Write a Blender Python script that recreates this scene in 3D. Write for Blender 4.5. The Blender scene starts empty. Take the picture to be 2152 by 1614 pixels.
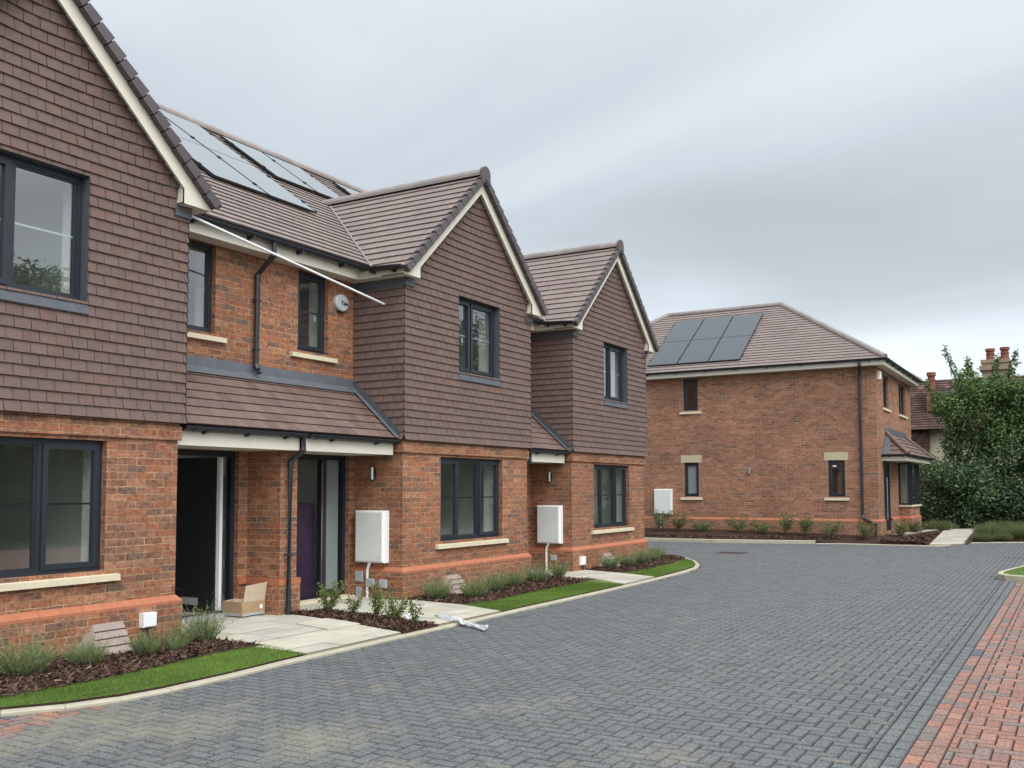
import bpy, math, random
import numpy as np
from mathutils import Vector
random.seed(11); rng = np.random.default_rng(11)
scene = bpy.context.scene
COL = scene.collection
R = math.radians

# ------------------------------------------------------------------ helpers
class MB:
    """collects faces of one mesh"""
    def __init__(self):
        self.v = []; self.f = []; self.c = []; self.m = []; self.uv = None
    def add(self, vs, fs, col=(1, 1, 1), mi=0):
        o = len(self.v)
        self.v.extend([tuple(p) for p in vs])
        for f in fs:
            self.f.append(tuple(i + o for i in f)); self.c.append(col); self.m.append(mi)
    def bulk(self, V, k, cols, mi=0):
        """V (n*k,3) array, n polygons of k vertices, cols (n,3)"""
        o = len(self.v); n = len(V) // k
        self.v.extend(map(tuple, V.tolist()))
        idx = (np.arange(n * k) + o).reshape(n, k)
        self.f.extend(map(tuple, idx.tolist())); self.c.extend(map(tuple, cols.tolist())); self.m.extend([mi] * n)
    def box(self, x0, x1, y0, y1, z0, z1, col=(1, 1, 1), mi=0):
        vs = [(x, y, z) for z in (z0, z1) for y in (y0, y1) for x in (x0, x1)]
        self.add(vs, [(0, 2, 3, 1), (4, 5, 7, 6), (0, 1, 5, 4), (2, 6, 7, 3), (0, 4, 6, 2), (1, 3, 7, 5)], col, mi)
    def fbox(self, fr, u0, u1, v0, v1, n0, n1, col=(1, 1, 1), mi=0):
        vs = [fr.p(u, v, n) for n in (n0, n1) for v in (v0, v1) for u in (u0, u1)]
        self.add(vs, [(0, 2, 3, 1), (4, 5, 7, 6), (0, 1, 5, 4), (2, 6, 7, 3), (0, 4, 6, 2), (1, 3, 7, 5)], col, mi)
    def tube(self, pts, r, n=10, col=(1, 1, 1), mi=0, cap=True, r1=None):
        pts = [Vector(p) for p in pts]; rings = []
        for i, p in enumerate(pts):
            a = (pts[i] - pts[i - 1]).normalized() if i > 0 else None
            b = (pts[i + 1] - pts[i]).normalized() if i < len(pts) - 1 else None
            t = ((a or b) + (b or a)).normalized()
            k = 1.0 / max(0.5, t.dot(a or b))
            ref = Vector((0, 0, 1)) if abs(t.z) < .9 else Vector((1, 0, 0))
            s = t.cross(ref).normalized(); w = s.cross(t)
            rr = r if r1 is None else r + (r1 - r) * i / (len(pts) - 1)
            rings.append([p + (s * math.cos(2 * math.pi * j / n) + w * math.sin(2 * math.pi * j / n)) * rr * (1 + (k - 1) * .5) for j in range(n)])
        vs = [q for g in rings for q in g]; fs = []
        for i in range(len(pts) - 1):
            for j in range(n):
                fs.append((i * n + j, i * n + (j + 1) % n, (i + 1) * n + (j + 1) % n, (i + 1) * n + j))
        if cap:
            fs.append(tuple(range(n))[::-1]); fs.append(tuple((len(pts) - 1) * n + j for j in range(n)))
        self.add(vs, fs, col, mi)
    def prism(self, pts2, fr, n0, n1, col=(1, 1, 1), mi=0):
        k = len(pts2)
        vs = [fr.p(u, v, n0) for u, v in pts2] + [fr.p(u, v, n1) for u, v in pts2]
        fs = [tuple(range(k))[::-1], tuple(range(k, 2 * k))] + [(i, (i + 1) % k, k + (i + 1) % k, k + i) for i in range(k)]
        self.add(vs, fs, col, mi)
    def build(self, name, mats, parent=None, smooth=False):
        if not isinstance(mats, (list, tuple)): mats = [mats]
        base = Vector((0, 0, 0)); q = parent
        while q is not None: base += q.location; q = q.parent
        V = np.array(self.v, float).reshape(-1, 3)
        me = bpy.data.meshes.new(name)
        me.from_pydata((V - np.array(base)).tolist(), [], self.f)
        for m in mats: me.materials.append(m)
        nf = len(self.f)
        me.polygons.foreach_set('material_index', np.array(self.m, np.int32))
        a = me.attributes.new('Col', 'FLOAT_COLOR', 'FACE')
        c4 = np.ones((nf, 4), np.float32); c4[:, :3] = np.array(self.c, np.float32).reshape(-1, 3)
        a.data.foreach_set('color', c4.ravel())
        # uv in metres, chosen by the face's facing
        nl = len(me.loops); li = np.empty(nl, np.int32); me.loops.foreach_get('vertex_index', li)
        nrm = np.empty(nf * 3, np.float32); me.polygons.foreach_get('normal', nrm); nrm = np.abs(nrm.reshape(-1, 3))
        tot = np.empty(nf, np.int32); me.polygons.foreach_get('loop_total', tot)
        ln = np.repeat(nrm, tot, axis=0); P = V[li]
        up = ln[:, 2] > .75; fx = (~up) & (ln[:, 0] > ln[:, 1])
        uv = np.stack([P[:, 0], P[:, 2]], 1); uv[up] = P[up][:, :2]; uv[fx] = P[fx][:, 1:]
        ul = me.uv_layers.new(name='UVMap'); ul.data.foreach_set('uv', uv.astype(np.float32).ravel())
        if smooth: me.polygons.foreach_set('use_smooth', np.ones(nf, bool))
        me.update()
        o = bpy.data.objects.new(name, me); COL.objects.link(o)
        if parent is not None: o.parent = parent
        return o

class Fr:
    def __init__(self, O, U, V):
        self.O = Vector(O); self.U = Vector(U).normalized(); self.V = Vector(V).normalized(); self.N = self.U.cross(self.V)
    def p(self, u, v, n=0.0):
        return tuple(self.O + self.U * u + self.V * v + self.N * n)
def fY(y): return Fr((0, y, 0), (1, 0, 0), (0, 0, 1))       # wall facing the road, u = x, v = z
def fX(x): return Fr((x, 0, 0), (0, -1, 0), (0, 0, 1))      # wall facing -x, u = -y
def fXp(x): return Fr((x, 0, 0), (0, 1, 0), (0, 0, 1))      # wall facing +x, u = y
def fYp(y): return Fr((0, y, 0), (-1, 0, 0), (0, 0, 1))     # wall facing +y, u = -x

def tag(o, label=None, cat=None, group=None, kind=None):
    if label: o['label'] = label
    if cat: o['category'] = cat
    if group: o['group'] = group
    if kind: o['kind'] = kind
    return o
def thing(name, label, cat, loc, group=None):
    o = bpy.data.objects.new(name, None); COL.objects.link(o); o.location = loc; o.empty_display_size = .2
    return tag(o, label, cat, group)
def dup(root, loc, rz=0, s=1.0, label=None):
    r = root.copy(); COL.objects.link(r); r.location = loc; r.rotation_euler = (0, 0, rz); r.scale = (s, s, s)
    if label: r['label'] = label
    for ch in list(root.children):
        c = ch.copy(); COL.objects.link(c); c.parent = r
        for g in list(ch.children):
            d = g.copy(); COL.objects.link(d); d.parent = c
    return r

# ------------------------------------------------------------------ materials
def nodes(name):
    m = bpy.data.materials.new(name); m.use_nodes = True; t = m.node_tree; t.nodes.clear()
    return m, t, t.nodes, t.links
def N(t, typ, **kw):
    n = t.nodes.new(typ)
    for k, v in kw.items():
        if k in n.inputs.keys(): n.inputs[k].default_value = v
        else: setattr(n, k, v)
    return n
def ramp(t, stops):
    r = t.nodes.new('ShaderNodeValToRGB'); cr = r.color_ramp
    while len(cr.elements) < len(stops): cr.elements.new(.5)
    for e, (p, c) in zip(cr.elements, stops): e.position = p; e.color = (*c, 1) if len(c) == 3 else c
    return r
def mixc(t, bt='MIX', fac=None):
    n = t.nodes.new('ShaderNodeMix'); n.data_type = 'RGBA'; n.blend_type = bt
    if fac is not None: n.inputs[0].default_value = fac
    return n   # inputs 0 fac, 6 A, 7 B, output 2

def surf(name, color, rough=.6, noise=.12, scale=8., bump=0., bscale=60., spec=.5, metal=0., use_col=False, coat=0.):
    """plain surface with mottled tone and fine bump; use_col multiplies by the per-face colour"""
    m, t, ns, L = nodes(name)
    out = N(t, 'ShaderNodeOutputMaterial'); b = N(t, 'ShaderNodeBsdfPrincipled')
    b.inputs['Roughness'].default_value = rough; b.inputs['Metallic'].default_value = metal; b.inputs['Specular IOR Level'].default_value = spec
    L.new(b.outputs[0], out.inputs[0])
    g = N(t, 'ShaderNodeNewGeometry')
    nz = N(t, 'ShaderNodeTexNoise'); nz.inputs['Scale'].default_value = scale; nz.inputs['Detail'].default_value = 6; nz.inputs['Roughness'].default_value = .65
    L.new(g.outputs['Position'], nz.inputs['Vector'])
    rp = ramp(t, [(.25, (1 - noise,) * 3), (.75, (1 + noise,) * 3)]); L.new(nz.outputs['Fac'], rp.inputs[0])
    mx = mixc(t, 'MULTIPLY', 1.0); mx.inputs[6].default_value = (*color, 1); L.new(rp.outputs[0], mx.inputs[7])
    c = mx.outputs[2]
    if use_col:
        at = N(t, 'ShaderNodeAttribute', attribute_name='Col'); m2 = mixc(t, 'MULTIPLY', 1.0)
        L.new(c, m2.inputs[6]); L.new(at.outputs['Color'], m2.inputs[7]); c = m2.outputs[2]
    L.new(c, b.inputs['Base Color'])
    if bump:
        n2 = N(t, 'ShaderNodeTexNoise'); n2.inputs['Scale'].default_value = bscale; n2.inputs['Detail'].default_value = 4
        L.new(g.outputs['Position'], n2.inputs['Vector'])
        bp = N(t, 'ShaderNodeBump'); bp.inputs['Strength'].default_value = bump; bp.inputs['Distance'].default_value = .01
        L.new(n2.outputs['Fac'], bp.inputs['Height']); L.new(bp.outputs[0], b.inputs['Normal'])
    return m

def brick_mat(name, pal, mortar, off=(0, 0), pale=.35):
    m, t, ns, L = nodes(name)
    out = N(t, 'ShaderNodeOutputMaterial'); b = N(t, 'ShaderNodeBsdfPrincipled'); L.new(b.outputs[0], out.inputs[0])
    b.inputs['Roughness'].default_value = .88; b.inputs['Specular IOR Level'].default_value = .25
    uv = N(t, 'ShaderNodeTexCoord'); mp = N(t, 'ShaderNodeMapping'); mp.inputs['Location'].default_value = (off[0], off[1], 0)
    L.new(uv.outputs['UV'], mp.inputs[0])
    wob = N(t, 'ShaderNodeTexNoise'); wob.inputs['Scale'].default_value = 11; wob.inputs['Detail'].default_value = 6
    L.new(mp.outputs[0], wob.inputs['Vector'])
    w1 = N(t, 'ShaderNodeVectorMath', operation='SUBTRACT'); w1.inputs[1].default_value = (.5, .5, .5); L.new(wob.outputs['Color'], w1.inputs[0])
    w2 = N(t, 'ShaderNodeVectorMath', operation='SCALE'); w2.inputs['Scale'].default_value = .020; L.new(w1.outputs[0], w2.inputs[0])
    w3 = N(t, 'ShaderNodeVectorMath', operation='ADD'); L.new(mp.outputs[0], w3.inputs[0]); L.new(w2.outputs[0], w3.inputs[1])
    br = N(t, 'ShaderNodeTexBrick'); br.offset = .5; br.squash = 1
    for k, v in dict(Scale=1.0).items(): br.inputs[k].default_value = v
    br.inputs['Color1'].default_value = (0, 0, 0, 1); br.inputs['Color2'].default_value = (1, 1, 1, 1); br.inputs['Mortar'].default_value = (.5, .5, .5, 1)
    br.inputs['Mortar Size'].default_value = .0052; br.inputs['Mortar Smooth'].default_value = .25; br.inputs['Bias'].default_value = 0
    br.inputs['Brick Width'].default_value = .225; br.inputs['Row Height'].default_value = .075
    L.new(w3.outputs[0], br.inputs['Vector'])
    rp = ramp(t, [(i / (len(pal) - 1), c) for i, c in enumerate(pal)]); L.new(br.outputs['Color'], rp.inputs[0])
    # mottling inside a brick: blotches paler and darker
    n1 = N(t, 'ShaderNodeTexNoise'); n1.inputs['Scale'].default_value = 22; n1.inputs['Detail'].default_value = 7; n1.inputs['Roughness'].default_value = .7
    L.new(mp.outputs[0], n1.inputs['Vector'])
    r1 = ramp(t, [(.3, (.42, .42, .45)), (.5, (.98, .98, .98)), (.70, (1.6, 1.7, 1.8))]); L.new(n1.outputs['Fac'], r1.inputs[0])
    mA = mixc(t, 'MULTIPLY', 1.0); L.new(rp.outputs[0], mA.inputs[6]); L.new(r1.outputs[0], mA.inputs[7])
    # patches of bloom
    n2 = N(t, 'ShaderNodeTexNoise'); n2.inputs['Scale'].default_value = 6.5; n2.inputs['Detail'].default_value = 8; n2.inputs['Roughness'].default_value = .75
    L.new(mp.outputs[0], n2.inputs['Vector'])
    r2 = ramp(t, [(.55, (0, 0, 0)), (.72, (pale, pale, pale))]); L.new(n2.outputs['Fac'], r2.inputs[0])
    mB = mixc(t); L.new(r2.outputs[0], mB.inputs[0]); L.new(mA.outputs[2], mB.inputs[6]); mB.inputs[7].default_value = (.48, .31, .20, 1)
    # big soft tone change over the wall
    n3 = N(t, 'ShaderNodeTexNoise'); n3.inputs['Scale'].default_value = .9; n3.inputs['Detail'].default_value = 3
    L.new(mp.outputs[0], n3.inputs['Vector'])
    r3 = ramp(t, [(.3, (.82, .83, .86)), (.7, (1.12, 1.1, 1.08))]); L.new(n3.outputs['Fac'], r3.inputs[0])
    n4 = N(t, 'ShaderNodeTexNoise'); n4.inputs['Scale'].default_value = 7; n4.inputs['Detail'].default_value = 4; L.new(mp.outputs[0], n4.inputs['Vector'])
    r4 = ramp(t, [(.32, tuple(x * .45 for x in mortar)), (.66, tuple(x * 1.2 for x in mortar))]); L.new(n4.outputs['Fac'], r4.inputs[0])
    mC = mixc(t); L.new(br.outputs['Fac'], mC.inputs[0]); L.new(mB.outputs[2], mC.inputs[6]); L.new(r4.outputs[0], mC.inputs[7])
    mD = mixc(t, 'MULTIPLY', 1.0); L.new(mC.outputs[2], mD.inputs[6]); L.new(r3.outputs[0], mD.inputs[7])
    L.new(mD.outputs[2], b.inputs['Base Color'])
    inv = N(t, 'ShaderNodeMath', operation='SUBTRACT'); inv.inputs[0].default_value = 1; L.new(br.outputs['Fac'], inv.inputs[1])
    ad = N(t, 'ShaderNodeMath', operation='MULTIPLY_ADD'); L.new(n1.outputs['Fac'], ad.inputs[0]); ad.inputs[1].default_value = .6; L.new(inv.outputs[0], ad.inputs[2])
    bp = N(t, 'ShaderNodeBump'); bp.inputs['Strength'].default_value = .8; bp.inputs['Distance'].default_value = .008
    L.new(ad.outputs[0], bp.inputs['Height']); L.new(bp.outputs[0], b.inputs['Normal'])
    return m

def glass_mat(name, tint=(.78, .84, .82), refl=1.0, ior=1.9):
    m, t, ns, L = nodes(name)
    out = N(t, 'ShaderNodeOutputMaterial'); mx = N(t, 'ShaderNodeMixShader')
    tr = N(t, 'ShaderNodeBsdfTransparent'); tr.inputs[0].default_value = (*tint, 1)
    gl = N(t, 'ShaderNodeBsdfGlossy'); gl.inputs['Roughness'].default_value = .01; gl.inputs['Color'].default_value = (refl,) * 3 + (1,)
    g = N(t, 'ShaderNodeNewGeometry'); nz = N(t, 'ShaderNodeTexNoise'); nz.inputs['Scale'].default_value = 1.3; L.new(g.outputs['Position'], nz.inputs['Vector'])
    bp = N(t, 'ShaderNodeBump'); bp.inputs['Strength'].default_value = .05; bp.inputs['Distance'].default_value = .02; L.new(nz.outputs['Fac'], bp.inputs['Height'])
    L.new(bp.outputs[0], gl.inputs['Normal'])
    fr = N(t, 'ShaderNodeFresnel'); mr = N(t, 'ShaderNodeMapRange'); mr.inputs['To Min'].default_value = ior; mr.inputs['To Max'].default_value = 1 / ior
    L.new(g.outputs['Backfacing'], mr.inputs['Value']); L.new(mr.outputs[0], fr.inputs['IOR'])
    L.new(fr.outputs[0], mx.inputs[0]); L.new(tr.outputs[0], mx.inputs[1]); L.new(gl.outputs[0], mx.inputs[2]); L.new(mx.outputs[0], out.inputs[0])
    return m

def leaf_mat(name, color, rough=.5, transl=.3, spec=.4):
    m, t, ns, L = nodes(name)
    out = N(t, 'ShaderNodeOutputMaterial'); b = N(t, 'ShaderNodeBsdfPrincipled'); b.inputs['Roughness'].default_value = rough
    b.inputs['Specular IOR Level'].default_value = spec
    at = N(t, 'ShaderNodeAttribute', attribute_name='Col'); mx = mixc(t, 'MULTIPLY', 1.0); mx.inputs[6].default_value = (*color, 1)
    L.new(at.outputs['Color'], mx.inputs[7]); L.new(mx.outputs[2], b.inputs['Base Color'])
    tl = N(t, 'ShaderNodeBsdfTranslucent'); L.new(mx.outputs[2], tl.inputs[0])
    ms = N(t, 'ShaderNodeMixShader'); ms.inputs[0].default_value = transl
    L.new(b.outputs[0], ms.inputs[1]); L.new(tl.outputs[0], ms.inputs[2]); L.new(ms.outputs[0], out.inputs[0])
    return m

M = {}
PAL = [(.155, .096, .070), (.24, .098, .056), (.305, .122, .064), (.26, .106, .058), (.35, .168, .098), (.19, .098, .068), (.285, .132, .076)]
M['brick'] = brick_mat('red_brick', PAL, (.43, .275, .155))
M['brick_far'] = brick_mat('brown_brick', [(.165, .098, .070), (.275, .118, .068), (.32, .145, .084), (.255, .115, .070), (.36, .18, .112), (.21, .11, .076)], (.44, .335, .22), off=(.1, .02), pale=.25)
M['plinth'] = surf('orange_plinth_brick', (.40, .145, .078), .8, .14, 12, .2, 40, .3, use_col=True)
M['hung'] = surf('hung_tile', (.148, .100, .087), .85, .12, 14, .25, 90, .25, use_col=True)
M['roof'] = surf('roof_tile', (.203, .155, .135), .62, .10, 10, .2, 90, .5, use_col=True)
M['porch'] = surf('porch_tile', (.150, .096, .079), .72, .14, 12, .25, 90, .4, use_col=True)
M['ridge'] = surf('ridge_tile', (.25, .215, .20), .75, .15, 9, .2, 70, .4, use_col=True)
M['verge'] = surf('verge_tile', (.082, .066, .067), .6, .12, 9, .1, 70, .5, use_col=True)
M['cream'] = surf('cream_board', (.66, .62, .52), .45, .035, 5, 0, 60, .4)
M['membrane'] = surf('lead_dark', (.075, .082, .095), .5, .2, 9, .1, 30, .5)
M['lead'] = surf('lead_flashing', (.105, .114, .130), .45, .22, 7, .15, 20, .6)
M['under'] = surf('underlay', (.02, .018, .018), .9, .1)
M['grey'] = surf('anthracite_frame', (.017, .022, .030), .42, .08, 20, .03, 200, .5)
M['pipe'] = surf('black_plastic', (.018, .021, .026), .38, .12, 12, 0, 50, .5)
M['glass'] = glass_mat('window_glass', (.86, .91, .88), ior=2.7)
M['stone'] = surf('cast_stone', (.62, .54, .39), .85, .10, 14, .15, 120, .3)
M['lintel'] = surf('buff_lintel', (.46, .40, .26), .85, .08, 10, .12, 120, .3)
M['white'] = surf('white_plastic', (.80, .81, .80), .35, .02, 5, 0, 60, .5)
M['wbox'] = surf('meter_box_white', (.66, .67, .65), .5, .04, 4, .02, 60, .4)
M['boxgrey'] = surf('grey_plastic', (.36, .38, .39), .5, .06, 8, 0, 60, .4)
M['plaster'] = surf('wall_plaster', (.80, .81, .77), .9, .03, 3, 0, 60, .2)
M['carpet'] = surf('room_floor', (.34, .31, .27), .9, .2, 6, 0, 60, .2)
M['steel'] = surf('brushed_steel', (.55, .55, .55), .32, .05, 30, 0, 60, .5, 1.0)
M['obscure'] = surf('obscure_glass', (.20, .235, .23), .22, .05, 3, .05, 150, .6)
M['door'] = surf('dark_door', (.012, .014, .017), .4, .1, 8, .05, 100, .5)
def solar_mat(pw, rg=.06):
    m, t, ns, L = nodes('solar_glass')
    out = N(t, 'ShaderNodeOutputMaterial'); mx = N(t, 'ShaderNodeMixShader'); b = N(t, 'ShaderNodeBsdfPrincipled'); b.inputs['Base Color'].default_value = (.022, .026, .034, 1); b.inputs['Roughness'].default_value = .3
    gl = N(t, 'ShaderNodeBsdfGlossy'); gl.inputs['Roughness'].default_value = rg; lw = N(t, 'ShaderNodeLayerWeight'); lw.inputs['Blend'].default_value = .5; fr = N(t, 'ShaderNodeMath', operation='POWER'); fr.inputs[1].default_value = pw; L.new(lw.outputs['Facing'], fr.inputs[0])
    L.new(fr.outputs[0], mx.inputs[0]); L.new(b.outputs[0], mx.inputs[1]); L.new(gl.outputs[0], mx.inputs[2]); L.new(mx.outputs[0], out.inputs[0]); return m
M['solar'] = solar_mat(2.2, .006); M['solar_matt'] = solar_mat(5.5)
M['rail'] = surf('panel_frame', (.012, .013, .016), .4, .05, 8, 0, 60, .5)
M['pole'] = surf('white_pole', (.82, .81, .80), .4, .04, 8, 0, 60, .4)
M['card'] = surf('cardboard', (.36, .245, .15), .85, .12, 9, .1, 60, .2)
M['cardin'] = surf('cardboard_inside', (.50, .40, .29), .8, .08, 9, .05, 60, .2)
M['purple'] = surf('purple_wrap', (.024, .012, .034), .35, .3, 5, .5, 25, .5)
M['cover'] = surf('pink_concrete', (.285, .225, .19), .85, .14, 8, .25, 60, .3, use_col=True)
M['kerb'] = surf('concrete_kerb', (.39, .355, .27), .9, .16, 6, .3, 90, .25)
M['slab'] = surf('sandstone_slab', (.44, .415, .345), .85, .16, 2.6, .15, 60, .3, use_col=True)
M['soil'] = surf('dark_soil', (.045, .026, .018), .95, .4, 18, .6, 50, .2)
M['chip'] = surf('bark_chip', (.088, .050, .033), .9, .25, 30, .2, 100, .2, use_col=True)
M['turf'] = surf('turf_base', (.085, .135, .028), .9, .25, 6, .4, 90, .2)
M['blade'] = leaf_mat('grass_blade', (.150, .245, .045), .6, .35, .25)
M['ground'] = surf('ground_soil', (.07, .075, .045), .95, .3, .6, .3, 12, .2)
M['joint'] = surf('paver_joint', (.026, .025, .024), .95, .3, 25, .3, 80, .2)
M['tin'] = surf('manhole_iron', (.06, .04, .036), .6, .25, 12, .2, 60, .5)
M['render'] = surf('cream_render', (.62, .57, .42), .9, .08, 2, .1, 40, .2)
M['oldtile'] = surf('old_tile', (.085, .050, .043), .9, .3, 4, .3, 30, .2, use_col=True)
M['pot'] = surf('terracotta', (.21, .075, .054), .8, .15, 6, .2, 30, .3)
M['oldbrick'] = surf('chimney_brick', (.30, .225, .16), .9, .2, 5, .3, 25, .2)
M['bark'] = surf('tree_bark', (.075, .062, .05), .9, .3, 6, .5, 20, .2)
M['stem'] = surf('twig', (.10, .075, .05), .9, .2, 20)
M['leafdark'] = leaf_mat('dark_leaf', (.055, .098, .036), .42, .22, .5)
M['leaflight'] = leaf_mat('light_leaf', (.108, .170, .052), .5, .3, .4)
M['lav'] = leaf_mat('lavender_leaf', (.22, .275, .14), .7, .25, .2)
M['shrub'] = leaf_mat('shrub_leaf', (.15, .20, .05), .5, .3, .4)
M['heather'] = leaf_mat('heath_leaf', (.15, .18, .08), .7, .25, .2)
M['ink'] = surf('dark_print', (.02, .025, .04), .5, .02)
M['screen'] = surf('alarm_case', (.46, .49, .50), .4, .03, 6)

def paver_mat(name, stain):
    """concrete block: per-block colour, aggregate speckle, dried sand stains over the area"""
    m, t, ns, L = nodes(name)
    out = N(t, 'ShaderNodeOutputMaterial'); b = N(t, 'ShaderNodeBsdfPrincipled'); L.new(b.outputs[0], out.inputs[0])
    b.inputs['Roughness'].default_value = .78; b.inputs['Specular IOR Level'].default_value = .35
    at = N(t, 'ShaderNodeAttribute', attribute_name='Col'); g = N(t, 'ShaderNodeNewGeometry')
    n1 = N(t, 'ShaderNodeTexNoise'); n1.inputs['Scale'].default_value = 48; n1.inputs['Detail'].default_value = 7; n1.inputs['Roughness'].default_value = .75
    L.new(g.outputs['Position'], n1.inputs['Vector'])
    r1 = ramp(t, [(.32, (.42, .42, .43)), (.5, (.95, .95, .95)), (.68, (1.75, 1.75, 1.72))]); L.new(n1.outputs['Fac'], r1.inputs[0])
    mA = mixc(t, 'MULTIPLY', 1.0); L.new(at.outputs['Color'], mA.inputs[6]); L.new(r1.outputs[0], mA.inputs[7])
    n2 = N(t, 'ShaderNodeTexNoise'); n2.inputs['Scale'].default_value = .75; n2.inputs['Detail'].default_value = 9; n2.inputs['Roughness'].default_value = .72
    L.new(g.outputs['Position'], n2.inputs['Vector'])
    # dried sand lies thickest on the near left of the yard
    sx = N(t, 'ShaderNodeSeparateXYZ'); L.new(g.outputs['Position'], sx.inputs[0])
    mr = N(t, 'ShaderNodeMapRange'); mr.inputs['From Min'].default_value = 3.2; mr.inputs['From Max'].default_value = 8.5; mr.inputs['To Min'].default_value = .10; mr.inputs['To Max'].default_value = -.10
    L.new(sx.outputs[0], mr.inputs['Value'])
    ad = N(t, 'ShaderNodeMath', operation='ADD'); L.new(n2.outputs['Fac'], ad.inputs[0]); L.new(mr.outputs[0], ad.inputs[1])
    n3 = N(t, 'ShaderNodeTexNoise'); n3.inputs['Scale'].default_value = 40; n3.inputs['Detail'].default_value = 6; n3.inputs['Roughness'].default_value = .8
    L.new(g.outputs['Position'], n3.inputs['Vector'])
    m3 = N(t, 'ShaderNodeMath', operation='MULTIPLY_ADD'); L.new(n3.outputs['Fac'], m3.inputs[0]); m3.inputs[1].default_value = .55; L.new(ad.outputs[0], m3.inputs[2])
    r2 = ramp(t, [(.80, (0, 0, 0)), (1.0, (stain,) * 3)]); L.new(m3.outputs[0], r2.inputs[0])
    mB = mixc(t); L.new(r2.outputs[0], mB.inputs[0]); L.new(mA.outputs[2], mB.inputs[6]); mB.inputs[7].default_value = (.33, .29, .19, 1)
    L.new(mB.outputs[2], b.inputs['Base Color'])
    bp = N(t, 'ShaderNodeBump'); bp.inputs['Strength'].default_value = .5; bp.inputs['Distance'].default_value = .006
    L.new(n1.outputs['Fac'], bp.inputs['Height']); L.new(bp.outputs[0], b.inputs['Normal'])
    return m
M['paver'] = paver_mat('grey_block', .40)
M['paver_red'] = paver_mat('red_block', .12)

def film_mat():
    m, t, ns, L = nodes('clear_film')
    out = N(t, 'ShaderNodeOutputMaterial'); mx = N(t, 'ShaderNodeMixShader'); mx.inputs[0].default_value = .42
    tr = N(t, 'ShaderNodeBsdfTransparent'); b = N(t, 'ShaderNodeBsdfPrincipled'); b.inputs['Base Color'].default_value = (.78, .80, .82, 1); b.inputs['Roughness'].default_value = .18
    g = N(t, 'ShaderNodeNewGeometry'); nz = N(t, 'ShaderNodeTexNoise'); nz.inputs['Scale'].default_value = 13; nz.inputs['Detail'].default_value = 3
    L.new(g.outputs['Position'], nz.inputs['Vector'])
    bp = N(t, 'ShaderNodeBump'); bp.inputs['Strength'].default_value = .55; bp.inputs['Distance'].default_value = .03; L.new(nz.outputs['Fac'], bp.inputs['Height']); L.new(bp.outputs[0], b.inputs['Normal'])
    rp = ramp(t, [(.40, (.14,) * 3), (.66, (.85,) * 3)]); L.new(nz.outputs['Fac'], rp.inputs[0]); L.new(rp.outputs[0], mx.inputs[0])
    L.new(tr.outputs[0], mx.inputs[1]); L.new(b.outputs[0], mx.inputs[2]); L.new(mx.outputs[0], out.inputs[0])
    return m
M['film'] = film_mat()

# ------------------------------------------------------------------ builders
def clip(poly, conv):
    """Sutherland-Hodgman: clip poly by the convex counter-clockwise polygon conv"""
    out = poly
    k = len(conv)
    for i in range(k):
        if not out: return []
        ax, ay = conv[i]; bx, by = conv[(i + 1) % k]; ex, ey = bx - ax, by - ay
        inp, out = out, []
        d = [ex * (p[1] - ay) - ey * (p[0] - ax) for p in inp]
        for j in range(len(inp)):
            a, b = inp[j - 1], inp[j]; da, db = d[j - 1], d[j]
            if (da >= 0) != (db >= 0):
                s = da / (da - db); out.append((a[0] + (b[0] - a[0]) * s, a[1] + (b[1] - a[1]) * s))
            if db >= 0: out.append(b)
    return out
def rect_minus(r, h):
    u0, u1, v0, v1 = r; a0, a1, b0, b1 = h
    if a1 <= u0 or a0 >= u1 or b1 <= v0 or b0 >= v1: return [r]
    o = []
    if a0 > u0: o.append((u0, a0, v0, v1))
    if a1 < u1: o.append((a1, u1, v0, v1))
    m0, m1 = max(u0, a0), min(u1, a1)
    if b0 > v0: o.append((m0, m1, v0, b0))
    if b1 < v1: o.append((m0, m1, b1, v1))
    return o
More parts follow.
